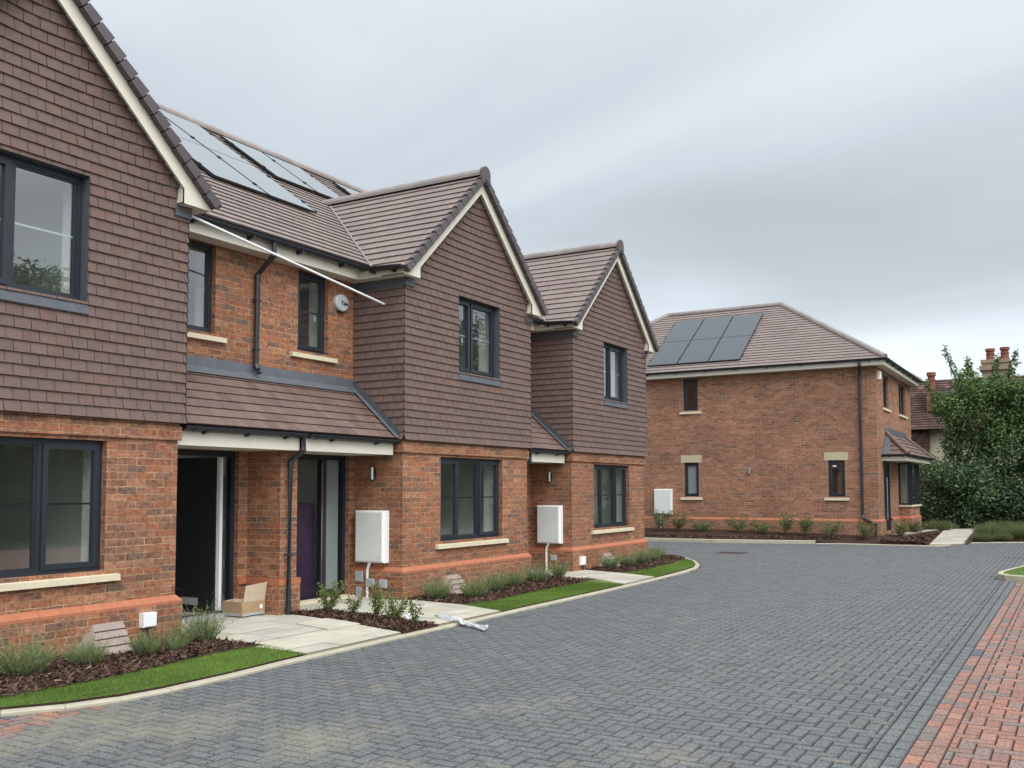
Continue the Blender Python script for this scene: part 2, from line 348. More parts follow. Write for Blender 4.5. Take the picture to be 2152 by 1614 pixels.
def tilefield(mb, fr, poly, gauge, width, lip, gap, colf, holes=(), extra=None, stagger=.5, tilt=.003, back=True):
    us = [p[0] for p in poly]; vs = [p[1] for p in poly]
    u_lo, u_hi, v_lo, v_hi = min(us), max(us), min(vs), max(vs)
    for r in range(int(math.ceil((v_hi - v_lo) / gauge - 1e-6))):
        v0 = v_lo + r * gauge; v1 = v0 + gauge
        o = (stagger * width if r % 2 else 0) - width + random.uniform(-.1, .1) * width * .2
        for c in range(int((u_hi - u_lo) / width) + 3):
            a = u_lo + o + c * width; b = a + width - gap
            if b < u_lo or a > u_hi: continue
            col = colf(); dl = random.uniform(-tilt, tilt); dr = random.uniform(-tilt, tilt)
            rects = [(a, b, v0, v1)]
            for h in holes: rects = [q for rr in rects for q in rect_minus(rr, h)]
            for (p0, p1, q0, q1) in rects:
                pl = clip([(p0, q0), (p1, q0), (p1, q1), (p0, q1)], poly)
                if len(pl) < 3: continue
                def hgt(u, v):
                    w = 1 - (v - v0) / gauge
                    e = extra(u, v) if extra else 0
                    return lip * w + w * (dl + (dr - dl) * (u - a) / width) + .002 + e
                mb.add([fr.p(u, v, hgt(u, v)) for u, v in pl], [tuple(range(len(pl)))], col)
                lo = [p for p in pl if abs(p[1] - v0) < 1e-6]
                if len(lo) >= 2:
                    x0 = min(p[0] for p in lo); x1 = max(p[0] for p in lo); e0 = extra(x0, v0) if extra else 0; e1 = extra(x1, v0) if extra else 0
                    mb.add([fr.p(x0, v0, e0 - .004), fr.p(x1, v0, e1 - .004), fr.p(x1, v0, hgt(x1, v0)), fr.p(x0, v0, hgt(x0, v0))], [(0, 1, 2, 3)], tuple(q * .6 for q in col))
    if back:
        rs = [(u_lo, u_hi, v_lo, v_hi)]
        for h in holes: rs = [q for rr in rs for q in rect_minus(rr, h)]
        for a, b, c, d in rs:
            pl = clip([(a, c), (b, c), (b, d), (a, d)], poly)
            if len(pl) >= 3: mb.add([fr.p(u, v, -.004) for u, v in pl], [tuple(range(len(pl)))], (.14, .13, .13))

def jit(base, s, alt=None, pa=0.0):
    def f():
        k = random.uniform(1 - s, 1 + s); h = random.uniform(-s * .25, s * .25)
        c = alt if alt and random.random() < pa else base
        return (c[0] * k * (1 + h), c[1] * k, c[2] * k * (1 - h))
    return f

def wall(mb, fr, u0, u1, v0, v1, holes=(), depth=.1, mi=0):
    """a wall face with openings and their reveals"""
    rects = [(u0, u1, v0, v1)]
    for h in holes: rects = [q for r in rects for q in rect_minus(r, h)]
    for a, b, c, d in rects: mb.add([fr.p(a, c), fr.p(b, c), fr.p(b, d), fr.p(a, d)], [(0, 1, 2, 3)], mi=mi)
    for a, b, c, d in holes:
        q = [(a, c), (b, c), (b, d), (a, d)]
        for i in range(4):
            p, r = q[i], q[(i + 1) % 4]
            mb.add([fr.p(*p, 0), fr.p(*r, 0), fr.p(*r, -depth), fr.p(*p, -depth)], [(0, 3, 2, 1)], mi=mi)

def window(par, fr, u0, u1, v0, v1, lights, rec=.07, bar=True, sill=None, lead=False, handle=None, sticker=None, glassmat=None, label=None, bow=.055):
    """window = frame mesh; panes, bar, sill and handle are its sub-parts. lights: (u0,u1,'f'|'s')"""
    f = MB(); n0, n1 = -rec - .07, -rec
    t = bow
    f.fbox(fr, u0, u0 + t, v0, v1, n0, n1); f.fbox(fr, u1 - t, u1, v0, v1, n0, n1)
    f.fbox(fr, u0 + t, u1 - t, v0, v0 + t, n0, n1); f.fbox(fr, u0 + t, u1 - t, v1 - t, v1, n0, n1)
    f.fbox(fr, u0 - .002, u1 + .002, v0 - .028, v0 - .001, n0, n1 + .045)           # projecting cill
    panes = []
    for i, (a, b, k) in enumerate(lights):
        if i: f.fbox(fr, a - .03, a + .03, v0 + t, v1 - t, n0 + .003, n1 - .003)
        lo = a + (t if i == 0 else .03); hi = b - (t if i == len(lights) - 1 else .03)
        if k == 's':
            s = .052; z0, z1 = v0 + t - .012, v1 - t + .012; lo -= .012; hi += .012
            f.fbox(fr, lo, lo + s, z0, z1, n1 - .045, n1 + .014); f.fbox(fr, hi - s, hi, z0, z1, n1 - .045, n1 + .014)
            f.fbox(fr, lo + s, hi - s, z0, z0 + s, n1 - .045, n1 + .014); f.fbox(fr, lo + s, hi - s, z1 - s, z1, n1 - .045, n1 + .014)
            panes.append((lo + s, hi - s, z0 + s, z1 - s))
        else:
            s = .018
            f.fbox(fr, lo, lo + s, v0 + t, v1 - t, n0 + .01, n1 - .012); f.fbox(fr, hi - s, hi, v0 + t, v1 - t, n0 + .01, n1 - .012)
            f.fbox(fr, lo + s, hi - s, v0 + t, v0 + t + s, n0 + .01, n1 - .012); f.fbox(fr, lo + s, hi - s, v1 - t - s, v1 - t, n0 + .01, n1 - .012)
            panes.append((lo + s, hi - s, v0 + t + s, v1 - t - s))
    w = f.build('window', M['grey'], par)
    if label: w['label'] = label
    gm = glassmat or M['glass']
    for a, b, c, d in panes:
        g = MB(); g.add([fr.p(a - .004, c - .004, n1 - .032), fr.p(b + .004, c - .004, n1 - .032), fr.p(b + .004, d + .004, n1 - .032), fr.p(a - .004, d + .004, n1 - .032)], [(0, 1, 2, 3)])
        g.build('pane', gm, w)
        if bar:
            h = MB(); vm = v0 + (v1 - v0) * .515
            h.fbox(fr, a, b, vm - .010, vm + .010, n1 - .045, n1 - .036); h.build('glazing_bar', M['boxgrey'] if lead else M['grey'], w)
    if handle is not None:
        h = MB(); h.fbox(fr, handle - .009, handle + .009, (v0 + v1) / 2 - .09, (v0 + v1) / 2 + .03, n1 - .08, n1 - .055); h.build('handle', M['white'], w)
    if sill:
        s = MB(); e, hh = sill
        pts = [(-rec, v0 - .029), (.055, v0 - .045), (.055, v0 - .045 - hh), (-rec, v0 - .045 - hh)]
        vs = [fr.p(u, b, a) for u in (u0 - e, u1 + e) for a, b in pts]
        s.add(vs, [(0, 1, 2, 3), (7, 6, 5, 4)] + [(i, 4 + i, 4 + (i + 1) % 4, (i + 1) % 4) for i in range(4)]); s.build('sill', M['stone'], w)
    if lead:
        s = MB(); s.add([fr.p(u0 - .005, v0 - .03, .008), fr.p(u1 + .005, v0 - .03, .008), fr.p(u1 + .012, v0 - .125, .03), fr.p(u0 - .012, v0 - .125, .03)], [(3, 2, 1, 0)])
        s.build('lead_apron', M['membrane'], w)
    if sticker:
        s = MB(); a, b = sticker; s.fbox(fr, a, a + .11, b, b + .055, n1 - .031, n1 - .029); s.build('sticker', M['white'], w)
    return w

def room(par, fr, opening, box, depth=3.4, d0=.13, thick=.24):
    """plastered room behind an opening"""
    u0, u1, v0, v1 = opening; a, b, c, d = box; m = MB(); k = -d0 - thick
    q = [(u0, v0), (u1, v0), (u1, v1), (u0, v1)]
    for i in range(4):
        p, r = q[i], q[(i + 1) % 4]; m.add([fr.p(*p, -d0), fr.p(*r, -d0), fr.p(*r, k), fr.p(*p, k)], [(0, 3, 2, 1)])
    for rr in rect_minus((a, b, c, d), opening):
        m.add([fr.p(rr[0], rr[2], k), fr.p(rr[0], rr[3], k), fr.p(rr[1], rr[3], k), fr.p(rr[1], rr[2], k)], [(0, 1, 2, 3)])
    e = k - depth
    m.add([fr.p(a, c, e), fr.p(b, c, e), fr.p(b, d, e), fr.p(a, d, e)], [(0, 1, 2, 3)])
    m.add([fr.p(a, c, k), fr.p(a, d, k), fr.p(a, d, e), fr.p(a, c, e)], [(0, 1, 2, 3)])
    m.add([fr.p(b, c, k), fr.p(b, d, k), fr.p(b, d, e), fr.p(b, c, e)], [(3, 2, 1, 0)])
    m.add([fr.p(a, d, k), fr.p(b, d, k), fr.p(b, d, e), fr.p(a, d, e)], [(0, 1, 2, 3)])
    m.add([fr.p(a, c, k), fr.p(b, c, k), fr.p(b, c, e), fr.p(a, c, e)], [(3, 2, 1, 0)], mi=1)
    return m.build('room_interior', [M['plaster'], M['carpet']], par)

def ridge(mb, P0, P1, r=.10, seg=.44, colf=jit((1, 1, 1), .1)):
    P0, P1 = Vector(P0), Vector(P1); L = (P1 - P0).length; n = max(1, round(L / seg)); d = (P1 - P0) / n
    for i in range(n):
        a = P0 + d * i; b = a + d * 1.04; t = d.normalized(); s = t.cross(Vector((0, 0, 1))).normalized(); w = s.cross(t); c = colf()
        vs = []; K = 8
        for q, rr in ((a, r * 1.0), (b, r * 1.07)):
            for j in range(K + 1):
                an = math.pi * (-.08 + 1.16 * j / K); vs.append(q + (s * math.cos(an) + w * math.sin(an)) * rr)
        fs = [(j, j + 1, K + 2 + j, K + 1 + j) for j in range(K)] + [tuple(range(K + 1))[::-1], tuple(K + 1 + j for j in range(K + 1))]
        mb.add(vs, fs, c)

def gutter(mb, P0, P1, out, r=.056, brk=.6):
    """half-round gutter with end caps and brackets; out = horizontal direction away from the wall"""
    P0, P1, out = Vector(P0), Vector(P1), Vector(out); up = Vector((0, 0, 1)); K = 8
    prof = [out * (r * math.cos(math.pi * j / K)) - up * (r * math.sin(math.pi * j / K)) for j in range(K + 1)]
    prof += [out * (-(r - .006) * math.cos(math.pi * j / K)) - up * ((r - .006) * math.sin(math.pi * j / K)) for j in range(K + 1)]
    n = len(prof); vs = [P0 + p for p in prof] + [P1 + p for p in prof]
    mb.add(vs, [(i, n + i, n + (i + 1) % n, (i + 1) % n) for i in range(n)])
    for P in (P0, P1):
        mb.add([P + p for p in prof[:K + 1]], [tuple(range(K + 1))])
    L = (P1 - P0).length; t = (P1 - P0).normalized(); k = max(2, int(L / brk))
    for i in range(k):
        c = P0 + t * (L * (i + .5) / k)
        a = [c - t * .02 + out * (-r - .02) - up * (r + .032), c - t * .02 + out * (r * .6) - up * (r + .012), c - t * .02 + out * (r * .6) - up * (r * .6), c - t * .02 - out * (r + .03) - up * .01]
        b = [p + t * .04 for p in a]
        mb.add(a + b, [(0, 1, 2, 3), (7, 6, 5, 4)] + [(j, 4 + j, 4 + (j + 1) % 4, (j + 1) % 4) for j in range(4)])
    for i in range(int(L / 3.0) + 1):                                    # union collars
        c = P0 + t * min(L - .1, .12 + i * 2.9)
        pr = [out * ((r + .007) * math.cos(math.pi * j / K)) - up * ((r + .007) * math.sin(math.pi * j / K)) for j in range(K + 1)]
        vs = [c + p for p in pr] + [c + t * .1 + p for p in pr]
        mb.add(vs, [(j, j + 1, K + 2 + j, K + 1 + j) for j in range(K)] + [tuple(range(K + 1)), tuple(K + 1 + j for j in range(K + 1))])

HC = jit((1, 1, 1), .07, (1.03, .97, .94), .12)
RC = jit((1, 1, 1), .06, (.93, .91, .93), .15)
PC = jit((1, 1, 1), .10, (.82, .80, .80), .2)

# ------------------------------------------------------------------ terrace
FY, MY = 8.38, 9.27            # face of the bays, face of the set-back wall
PIT = .93; MP = .71            # roof slopes: bays, main roof
EV_Z, EV_Y = 4.90, 8.90        # main eaves (tile edge)
RDG_Y = 13.5; RDG_Z = EV_Z + MP * (RDG_Y - EV_Y)
mslope = Fr((0, EV_Y, EV_Z), (1, 0, 0), (0, 1, MP))

def bay(par, x0, x1, gwin, uwin, back=True):
    """gabled bay: brick below, hung tiles above"""
    cx = (x0 + x1) / 2; hw = (x1 - x0) / 2
    apex = 6.70; ev = 2.08
    w = MB(); f = fY(FY)
    wall(w, f, x0, x1, .0, 2.36, [gwin], .10)
    wall(w, fX(x0), -MY, -FY, .0, 2.36); wall(w, fXp(x1), FY, MY, .0, 2.36)
    p = .055                                                             # plinth and corbel stand proud
    w.box(x0 - p, x1 + p, FY - p, MY + .02, -.05, .415)
    w.box(x0 - .03, x1 + .03, FY - .03, MY + .02, 2.15, 2.30)
    w.box(x0 - .012, x1 + .012, FY - .012, MY + .02, 2.302, 2.36)
    w.build('brick_wall', M['brick'], par)
    b = MB()                                                             # splayed orange plinth course
    o = [(x0 - p, FY - p), (x1 + p, FY - p), (x1 + p, MY + .02), (x0 - p, MY + .02)]
    i = [(x0 - .004, FY - .004), (x1 + .004, FY - .004), (x1 + .004, MY + .02), (x0 - .004, MY + .02)]
    vs = [(*q, .416) for q in o] + [(*q, .445) for q in o] + [(*q, .50) for q in i]
    b.add(vs, [(0, 1, 5, 4), (4, 5, 9, 8), (1, 2, 6, 5), (5, 6, 10, 9), (3, 0, 4, 7), (7, 4, 8, 11)])
    n = int((x1 - x0) / .225)
    for k in range(1, n):
        x = x0 + k * (x1 - x0) / n
        b.add([(x - .003, FY - p - .001, .418), (x + .003, FY - p - .001, .418), (x + .003, FY - p - .001, .446), (x - .003, FY - p - .001, .446)], [(0, 1, 2, 3)], (.62, .85, .95))
        b.add([(x - .003, FY - p - .001, .446), (x + .003, FY - p - .001, .446), (x + .003, FY - .0045, .501), (x - .003, FY - .0045, .501)], [(0, 1, 2, 3)], (.62, .85, .95))
    b.build('plinth_course', M['plinth'], par)
    # hung tiles
    ty = FY - .045; tx0, tx1 = x0 - .045, x1 + .045
    zt = 2.335; z_e = 4.86
    def kick(u, v):
        e = .018 * max(0, 1 - (v - zt) / .13)                            # bellcast at the foot
        zl = apex - .17 - PIT * abs(u - cx)                              # tiles lift towards the raking verge
        d = (zl - v) * .72
        if v > 4.6 and d < .45: e += .085 * (1 - max(d, 0) / .45) ** 2
        return e
    t = MB(); hw2 = cx - tx0
    poly = [(tx0, zt), (tx1, zt), (tx1, apex - .13 - PIT * hw2), (cx, apex - .13), (tx0, apex - .13 - PIT * hw2)]
    u0, u1, v0, v1 = uwin
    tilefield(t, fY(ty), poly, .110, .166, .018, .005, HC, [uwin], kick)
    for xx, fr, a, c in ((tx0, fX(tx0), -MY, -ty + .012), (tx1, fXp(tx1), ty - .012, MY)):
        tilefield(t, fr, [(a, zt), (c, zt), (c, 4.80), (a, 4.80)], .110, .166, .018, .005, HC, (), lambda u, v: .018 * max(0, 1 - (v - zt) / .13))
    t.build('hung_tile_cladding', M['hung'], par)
    rv = MB()                                                            # reveals of the upper window
    q = [(u0, v0), (u1, v0), (u1, v1), (u0, v1)]; fr = fY(ty)
    for k in range(4):
        a, c = q[k], q[(k + 1) % 4]; rv.add([fr.p(*a, .012), fr.p(*c, .012), fr.p(*c, -.16), fr.p(*a, -.16)], [(0, 3, 2, 1)])
    rv.build('window_reveal', M['membrane'], par)
    # roof: two slopes running back into the main roof
    yv = 8.12
    def yback(z): return EV_Y + (z - EV_Z) / MP                          # where the main roof has this height
    for sgn in (-1, 1):
        ex = cx + sgn * ev; ez = apex - PIT * ev; Ls = ev * math.sqrt(1 + PIT ** 2)
        if sgn < 0: fr = Fr((ex, 0, ez), (0, -1, 0), (1, 0, PIT)); poly = [(-yback(ez) - .05, 0), (-yv, 0), (-yv, Ls), (-yback(apex) - .05, Ls)]
        else: fr = Fr((ex, 0, ez), (0, 1, 0), (-1, 0, PIT)); poly = [(yv, 0), (yback(ez) + .05, 0), (yback(apex) + .05, Ls), (yv, Ls)]
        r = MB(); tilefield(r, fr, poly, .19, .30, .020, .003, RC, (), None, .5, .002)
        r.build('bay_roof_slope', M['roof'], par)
        # valley strip
        v = MB(); a = Vector((ex + sgn * .0, yback(ez), ez + .03)); c = Vector((cx + sgn * .1, yback(apex - .1 * PIT), apex - .1 * PIT + .03)); v.tube([a, c], .016, 6)
        v.build('valley_strip', M['ridge'], par)
        # bargeboard and box end
        bb = MB(); fr = fY(8.18)
        e = cx + sgn * 1.66; xo = cx + sgn * 2.03; zo = 4.69
        lowr = lambda x: 6.395 - PIT * abs(x - cx); upr = lambda x: 6.60 - PIT * abs(x - cx)
        pts = [(cx, lowr(cx)), (e, lowr(e)), (e, zo), (xo, zo), (xo, upr(xo)), (cx, upr(cx))]
        if sgn > 0: pts = [(u, v2) for u, v2 in pts[::-1]]
        pts = pts[::-1]
        bb.prism(pts, fr, -.022, 0)
        # soffit under the verge, the return of the box end, its underside
        nrm = Vector((sgn * PIT, 0, 1)).normalized()
        p0 = Vector((cx, 8.2, 6.45)); p1 = Vector((e, 8.2, 6.45 - PIT * 1.66)); back_ = Vector((0, ty - 8.2 + .02, 0))
        bb.add([p0, p1, p1 + back_, p0 + back_], [(0, 1, 2, 3)])
        bb.box(min(e, e + sgn * .02), max(e, e + sgn * .02), 8.18 + .001, ty + .02, zo, lowr(e) + .15)
        bb.box(min(e, xo), max(e, xo), 8.20, 8.60, zo + .001, zo + .016)
        bb.build('bargeboard', M['cream'], par)
        # eaves boards along the side of the bay
        fb = MB(); s0, s1 = min(xo, xo + sgn * -.02), max(xo, xo + sgn * -.02)
        fb.box(s0, s1, 8.201, 9.06, zo, 4.84); a0, a1 = min(xo, tx0 if sgn < 0 else tx1), max(xo, tx0 if sgn < 0 else tx1)
        fb.box(a0 - .02, a1 + .02, 8.601, 9.30, zo + .002, zo + .014); fb.build('eaves_board', M['cream'], par)
        # dark membrane where the tiles tuck under the soffit
        mm = MB()
        if sgn < 0: mm.box(tx0 - .018, tx0, ty + .0, MY, 4.56, 4.69); mm.box(tx0 - .018, tx0 + .20, ty - .045, ty, 4.575, 4.69)
        else: mm.box(tx1, tx1 + .018, ty + .0, MY, 4.56, 4.69); mm.box(tx1 - .20, tx1 + .018, ty - .045, ty, 4.575, 4.69)
        mm.build('lead_wrap', M['membrane'], par)
        gt = MB(); gutter(gt, (ex + sgn * .03, 8.16, 4.80), (ex + sgn * .03, 8.92, 4.84), (sgn, 0, 0), brk=.45); gt.build('gutter', M['pipe'], par)
        # cloaked verge tiles
        vt = MB(); Ld = Ls; k = int(Ld / .19)
        fv = Fr((ex, 8.16, ez), (sgn * -1, 0, PIT), (0, 1, 0)) if True else None
        for j in range(k + 1):
            u_a, u_b = j * .19 + .006, j * .19 + .184
            U = Vector((-sgn, 0, PIT)).normalized(); W = Vector((sgn * PIT, 0, 1)).normalized(); O = Vector((ex, 0, ez))
            h0, h1 = .036, .010; c = jit((1, 1, 1), .12)()
            vs = []
            for yy in (8.095, 8.17):
                for uu, hh, dd in ((u_a, h0, -.084), (u_b, h1, -.090)):
                    vs += [O + U * uu + W * dd + Vector((0, yy, 0)), O + U * uu + W * hh + Vector((0, yy, 0))]
            vt.add(vs, [(0, 2, 3, 1), (4, 5, 7, 6), (1, 3, 7, 5), (0, 4, 6, 2), (0, 1, 5, 4), (2, 6, 7, 3)], c)
        vt.build('verge_tiles', M['verge'], par)
    rg = MB(); ridge(rg, (cx, 8.10, apex + .0), (cx, yback(apex) + .15, apex + .0)); rg.build('ridge_tiles', M['ridge'], par)
    cap = MB(); K = 10
    fr = fY(8.085); pts = [(cx - .125, apex - .17)] + [(cx + .125 * -math.cos(math.pi * j / K), apex + .0 + .125 * math.sin(math.pi * j / K)) for j in range(K + 1)] + [(cx + .125, apex - .17), (cx, apex - .09)]
    cap.prism(pts[::-1], fr, -.05, 0); cap.build('ridge_end_cap', M['verge'], par)

def porch_roof(par, x0, x1, side):
    fr = Fr((0, 8.42, 2.345), (1, 0, 0), (0, .85, .76)); Ls = math.hypot(.85, .76)
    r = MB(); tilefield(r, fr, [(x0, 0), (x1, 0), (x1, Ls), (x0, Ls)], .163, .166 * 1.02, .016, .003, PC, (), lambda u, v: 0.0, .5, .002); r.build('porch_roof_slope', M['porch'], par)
    fl = MB(); fl.box(x0, x1, MY - .014, MY, 3.09, 3.25); fl.add([fr.p(x0, Ls + .002, .03), fr.p(x1, Ls + .002, .03), fr.p(x1, Ls - .14, .034), fr.p(x0, Ls - .14, .034)], [(3, 2, 1, 0)])
    if side is not None:                                                # soakers against the bay's side
        vs = [fr.p(side, -.02, .036), fr.p(side - .11, -.02, .036), fr.p(side - .11, Ls, .036), fr.p(side, Ls, .036)]
        fl.add(vs, [(0, 3, 2, 1)])
        fl.add([fr.p(side - .022, -.02, .036), fr.p(side - .022, Ls, .036), fr.p(side - .022, Ls + .07, .12), fr.p(side - .022, .07, .12)], [(0, 1, 2, 3)], mi=1)
    fl.build('lead_flashing', [M['lead'], M['membrane']], par)
    fb = MB(); fb.box(x0 + .01, x1 - .05, 8.48, 8.50, 2.11, 2.27); fb.box(x0 + .01, x1 - .05, 8.501, MY - .01, 2.112, 2.124); fb.build('porch_fascia', M['cream'], par)
    g = MB(); gutter(g, (x0 + .06, 8.425, 2.325), (x1, 8.425, 2.325), (0, -1, 0), brk=.62); g.build('porch_gutter', M['pipe'], par)

def main_roof(par, x0, x1):
    Ls = (RDG_Y - EV_Y) * math.sqrt(1 + MP ** 2)
    r = MB(); tilefield(r, mslope, [(x0, 0), (x1, 0), (x1, Ls), (x0, Ls)], .19, .30, .020, .003, RC, (), None, .5, .002); r.build('main_roof_slope', M['roof'], par)
    b = MB(); fr = Fr((0, 2 * RDG_Y - EV_Y, EV_Z), (-1, 0, 0), (0, -1, MP)); b.add([fr.p(-x1, 0), fr.p(-x0, 0), fr.p(-x0, Ls), fr.p(-x1, Ls)], [(0, 1, 2, 3)]); b.build('rear_roof_slope', M['roof'], par)
    g = MB(); ridge(g, (x0, RDG_Y, RDG_Z + .0), (x1, RDG_Y, RDG_Z + .0)); g.build('main_ridge_tiles', M['ridge'], par)

def eaves(par, x0, x1):
    b = MB(); b.box(x0, x1, 9.02, 9.042, 4.69, 4.86); b.box(x0, x1, 9.043, MY, 4.692, 4.704); b.build('eaves_fascia', M['cream'], par)
    g = MB(); gutter(g, (x0, 8.935, 4.875), (x1, 8.935, 4.875), (0, -1, 0), brk=.7); g.build('main_gutter', M['pipe'], par)

def downpipe(par, pts, clips=(), r=.034, name='downpipe', cdir=(0, 1, 0)):
    d = MB(); d.tube(pts, r, 12)
    for i in range(1, len(pts) - 1):
        a = Vector(pts[i]); b = (Vector(pts[i + 1]) - a).normalized(); d.tube([a - b * .0, a + b * .07], r + .006, 12)
    p = d.build(name, M['pipe'], par, smooth=False)
    for c in clips:
        k = MB(); c = Vector(c); k.tube([c - Vector((0, 0, .012)), c + Vector((0, 0, .012))], r + .008, 12)
        cd = Vector(cdir); sd = Vector((-cd.y, cd.x, 0)); k.tube([c - sd * .085, c + sd * .085], .009, 6); k.tube([c, c + cd * (r + .03)], .012, 6); k.build('pipe_clip', M['pipe'], p)
    return p

# house A: left gabled bay and the left door of the shared porch
hA = thing('terraced_house', 'terraced house with the large gable at the left edge and a dark open front door', 'house', (5.24, 9.5, 0))
hB = thing('terraced_house', 'middle terraced house with a gabled tile hung bay and purple wrapping inside its doorway', 'house', (12.83, 9.5, 0))
hC = thing('terraced_house', 'end terraced house of the row, smallest gable, nearest the curved lawn', 'house', (18.12, 9.5, 0))
tag(hA, group='terraced houses in the row'); tag(hB, group='terraced houses in the row'); tag(hC, group='terraced houses in the row')

gA = (4.37, 6.17, .82, 2.11); uA = (4.44, 5.87, 3.46, 4.71)
gB = (11.98, 13.79, .82, 2.11); uB = (12.39, 13.62, 3.46, 4.67)
gC = (17.33, 19.08, .82, 2.11); uC = (17.72, 18.91, 3.46, 4.64)
bay(hA, 3.44, 7.04, gA, uA); bay(hB, 11.03, 14.63, gB, uB); bay(hC, 16.35, 19.90, gC, uC)
fr = fY(FY); ft = fY(FY - .045)
window(hA, fr, *gA, [(4.37, 5.00, 's'), (5.00, 5.51, 'f'), (5.51, 6.17, 's')], sill=(.15, .06))
window(hB, fr, *gB, [(11.98, 12.54, 's'), (12.54, 13.15, 'f'), (13.15, 13.79, 's')], sill=(.13, .06))
window(hC, fr, *gC, [(17.33, 17.84, 's'), (17.84, 18.47, 'f'), (18.47, 19.08, 's')], sill=(.13, .06))
window(hA, ft, *uA, [(4.44, 5.14, 's'), (5.14, 5.87, 'f')], rec=.10, lead=True, handle=5.03)
window(hB, ft, *uB, [(12.39, 12.87, 's'), (12.87, 13.62, 's')], rec=.10, lead=True, handle=12.74)
window(hC, ft, *uC, [(17.72, 18.2, 'f'), (18.2, 18.91, 's')], rec=.10, lead=True)
for h, g, u, x0, x1 in ((hA, gA, uA, 3.7, 6.8), (hB, gB, uB, 11.3, 14.4), (hC, gC, uC, 16.6, 19.65)):
    room(h, fr, g, (max(x0, g[0] - .6), min(x1, g[1] + .28), .12, 2.3)); room(h, ft, u, (max(x0, u[0] - .6), min(x1, u[1] + .35), 2.62, 4.8), d0=.17)

# set-back walls: windows above, doors below
w1 = (7.73, 8.33, 3.57, 4.685); w2 = (9.80, 10.42, 3.55, 4.685); dA = (7.24, 8.76, .06, 2.11); dB = (9.40, 10.91, .06, 2.11); dC = (14.86, 15.9, .06, 2.11)
fm = fY(MY)
def quickwall(name, par, fn):
    w = MB(); fn(w); return w.build(name, M['brick'], par)
for h, x0, x1, holes in ((hA, 7.04, 9.07, [w1, dA]), (hB, 9.072, 11.03, [w2, dB]), (hC, 14.75, 16.35, [dC])):
    quickwall('front_wall', h, lambda w: wall(w, fm, x0, x1, 0, 4.75, holes, .10))
def end_wall(w, x, fr, a, b):
    wall(w, fr, a, b, 0, 4.9); w.add([(x, MY, 4.9), (x, 17.7, 4.9), (x, RDG_Y, RDG_Z - .05)], [(0, 1, 2)])
quickwall('end_wall', hA, lambda w: end_wall(w, 2.9, fX(2.9), -17.7, -MY)); quickwall('end_wall', hC, lambda w: end_wall(w, 19.9, fXp(19.9), MY, 17.7))
for h, a, b in ((hA, 2.9, 9.07), (hB, 9.07, 14.75), (hC, 14.75, 19.9)): quickwall('rear_wall', h, lambda w: wall(w, fYp(17.7), -b, -a, 0, 4.9))
quickwall('porch_pier', hA, lambda w: (w.box(8.92, 9.07, 8.70, MY - .001, .41, 2.36), w.box(8.885, 9.07, 8.665, MY - .001, -.05, .415)))
quickwall('porch_pier', hB, lambda w: (w.box(9.072, 9.22, 8.70, MY - .001, .41, 2.36), w.box(9.072, 9.255, 8.665, MY - .001, -.05, .415)))
pc = MB(); pc.box(8.88, 9.07, 8.66, MY - .002, .416, .49); pc.box(8.761, 8.879, MY - .03, MY, .416, .49); pc.build('porch_plinth_course', M['plinth'], hA)
pc = MB(); pc.box(9.072, 9.26, 8.66, MY - .002, .416, .49); pc.build('porch_plinth_course', M['plinth'], hB)
window(hA, fm, *w1, [(w1[0], w1[1], 'f')], sill=(.15, .06)); window(hB, fm, *w2, [(w2[0], w2[1], 's')], sill=(.15, .06), handle=10.28)
room(hA, fm, w1, (7.3, 8.95, 2.62, 4.8)); room(hB, fm, w2, (9.3, 10.9, 2.62, 4.8))
porch_roof(hA, 7.09, 9.069, None); porch_roof(hB, 9.071, 10.985, 10.985); porch_roof(hC, 14.68, 16.305, 16.305)
main_roof(hA, 2.7, 9.069); main_roof(hB, 9.071, 14.8); main_roof(hC, 14.802, 20.1)
eaves(hA, 7.27, 9.069); eaves(hB, 9.071, 10.80); eaves(hC, 14.86, 16.09)

def doorway(par, op, side, hall):
    """frame of a front door with a dark hall behind; side = sidelight span or None"""
    u0, u1, v0, v1 = op; f = MB(); r = .06; n0, n1 = -.16, -.07
    f.fbox(fm, u0, u0 + r, v0, v1, n0, n1); f.fbox(fm, u1 - r, u1, v0, v1, n0, n1); f.fbox(fm, u0 + r, u1 - r, v1 - .07, v1, n0, n1); f.fbox(fm, u0 + r, u1 - r, v0, v0 + .03, n0, n1 + .02)
    if side: f.fbox(fm, side[0] - .10, side[0], v0 + .03, v1 - .07, n0, n1 - .002); f.fbox(fm, side[0], side[1], v0 + .03, v0 + .12, n0, n1 - .002)
    d = f.build('door_frame', M['grey'], par)
    if side:
        g = MB(); g.fbox(fm, side[0], side[1], v0 + .12, v1 - .07, -.125, -.115); g.build('sidelight', M['obscure'], d)
    room(par, fm, op, hall, depth=2.4, d0=.16, thick=.18)
    return d
d = doorway(hA, dA, None, (7.15, 8.88, .05, 2.3))
jm = MB(); jm.fbox(fm, 8.555, 8.60, .10, 2.03, -.17, -.11); jm.build('jamb_lining', M['white'], d); jm = MB(); jm.fbox(fm, 7.30, 7.315, .5, 2.0, -.10, -.066); jm.build('edge_trim', M['white'], d)
kp = MB()
for z0, z1 in ((.30, .62), (.75, 1.15), (1.3, 1.8)): kp.fbox(fm, 8.612, 8.63, z0, z1, -.10, -.067)
kp.build('lock_keep', M['door'], d)
lf = MB(); ld = Fr((8.54, 9.42, 0), (0, -1, 0), (0, 0, 1)); lf.fbox(ld, -1.0, -.03, .09, 2.03, -.05, 0)
for z in (.45, .9, 1.35, 1.8): lf.fbox(ld, -.9, -.15, z - .006, z + .006, 0, .004)
lf2 = lf.build('door_leaf', M['door'], d)
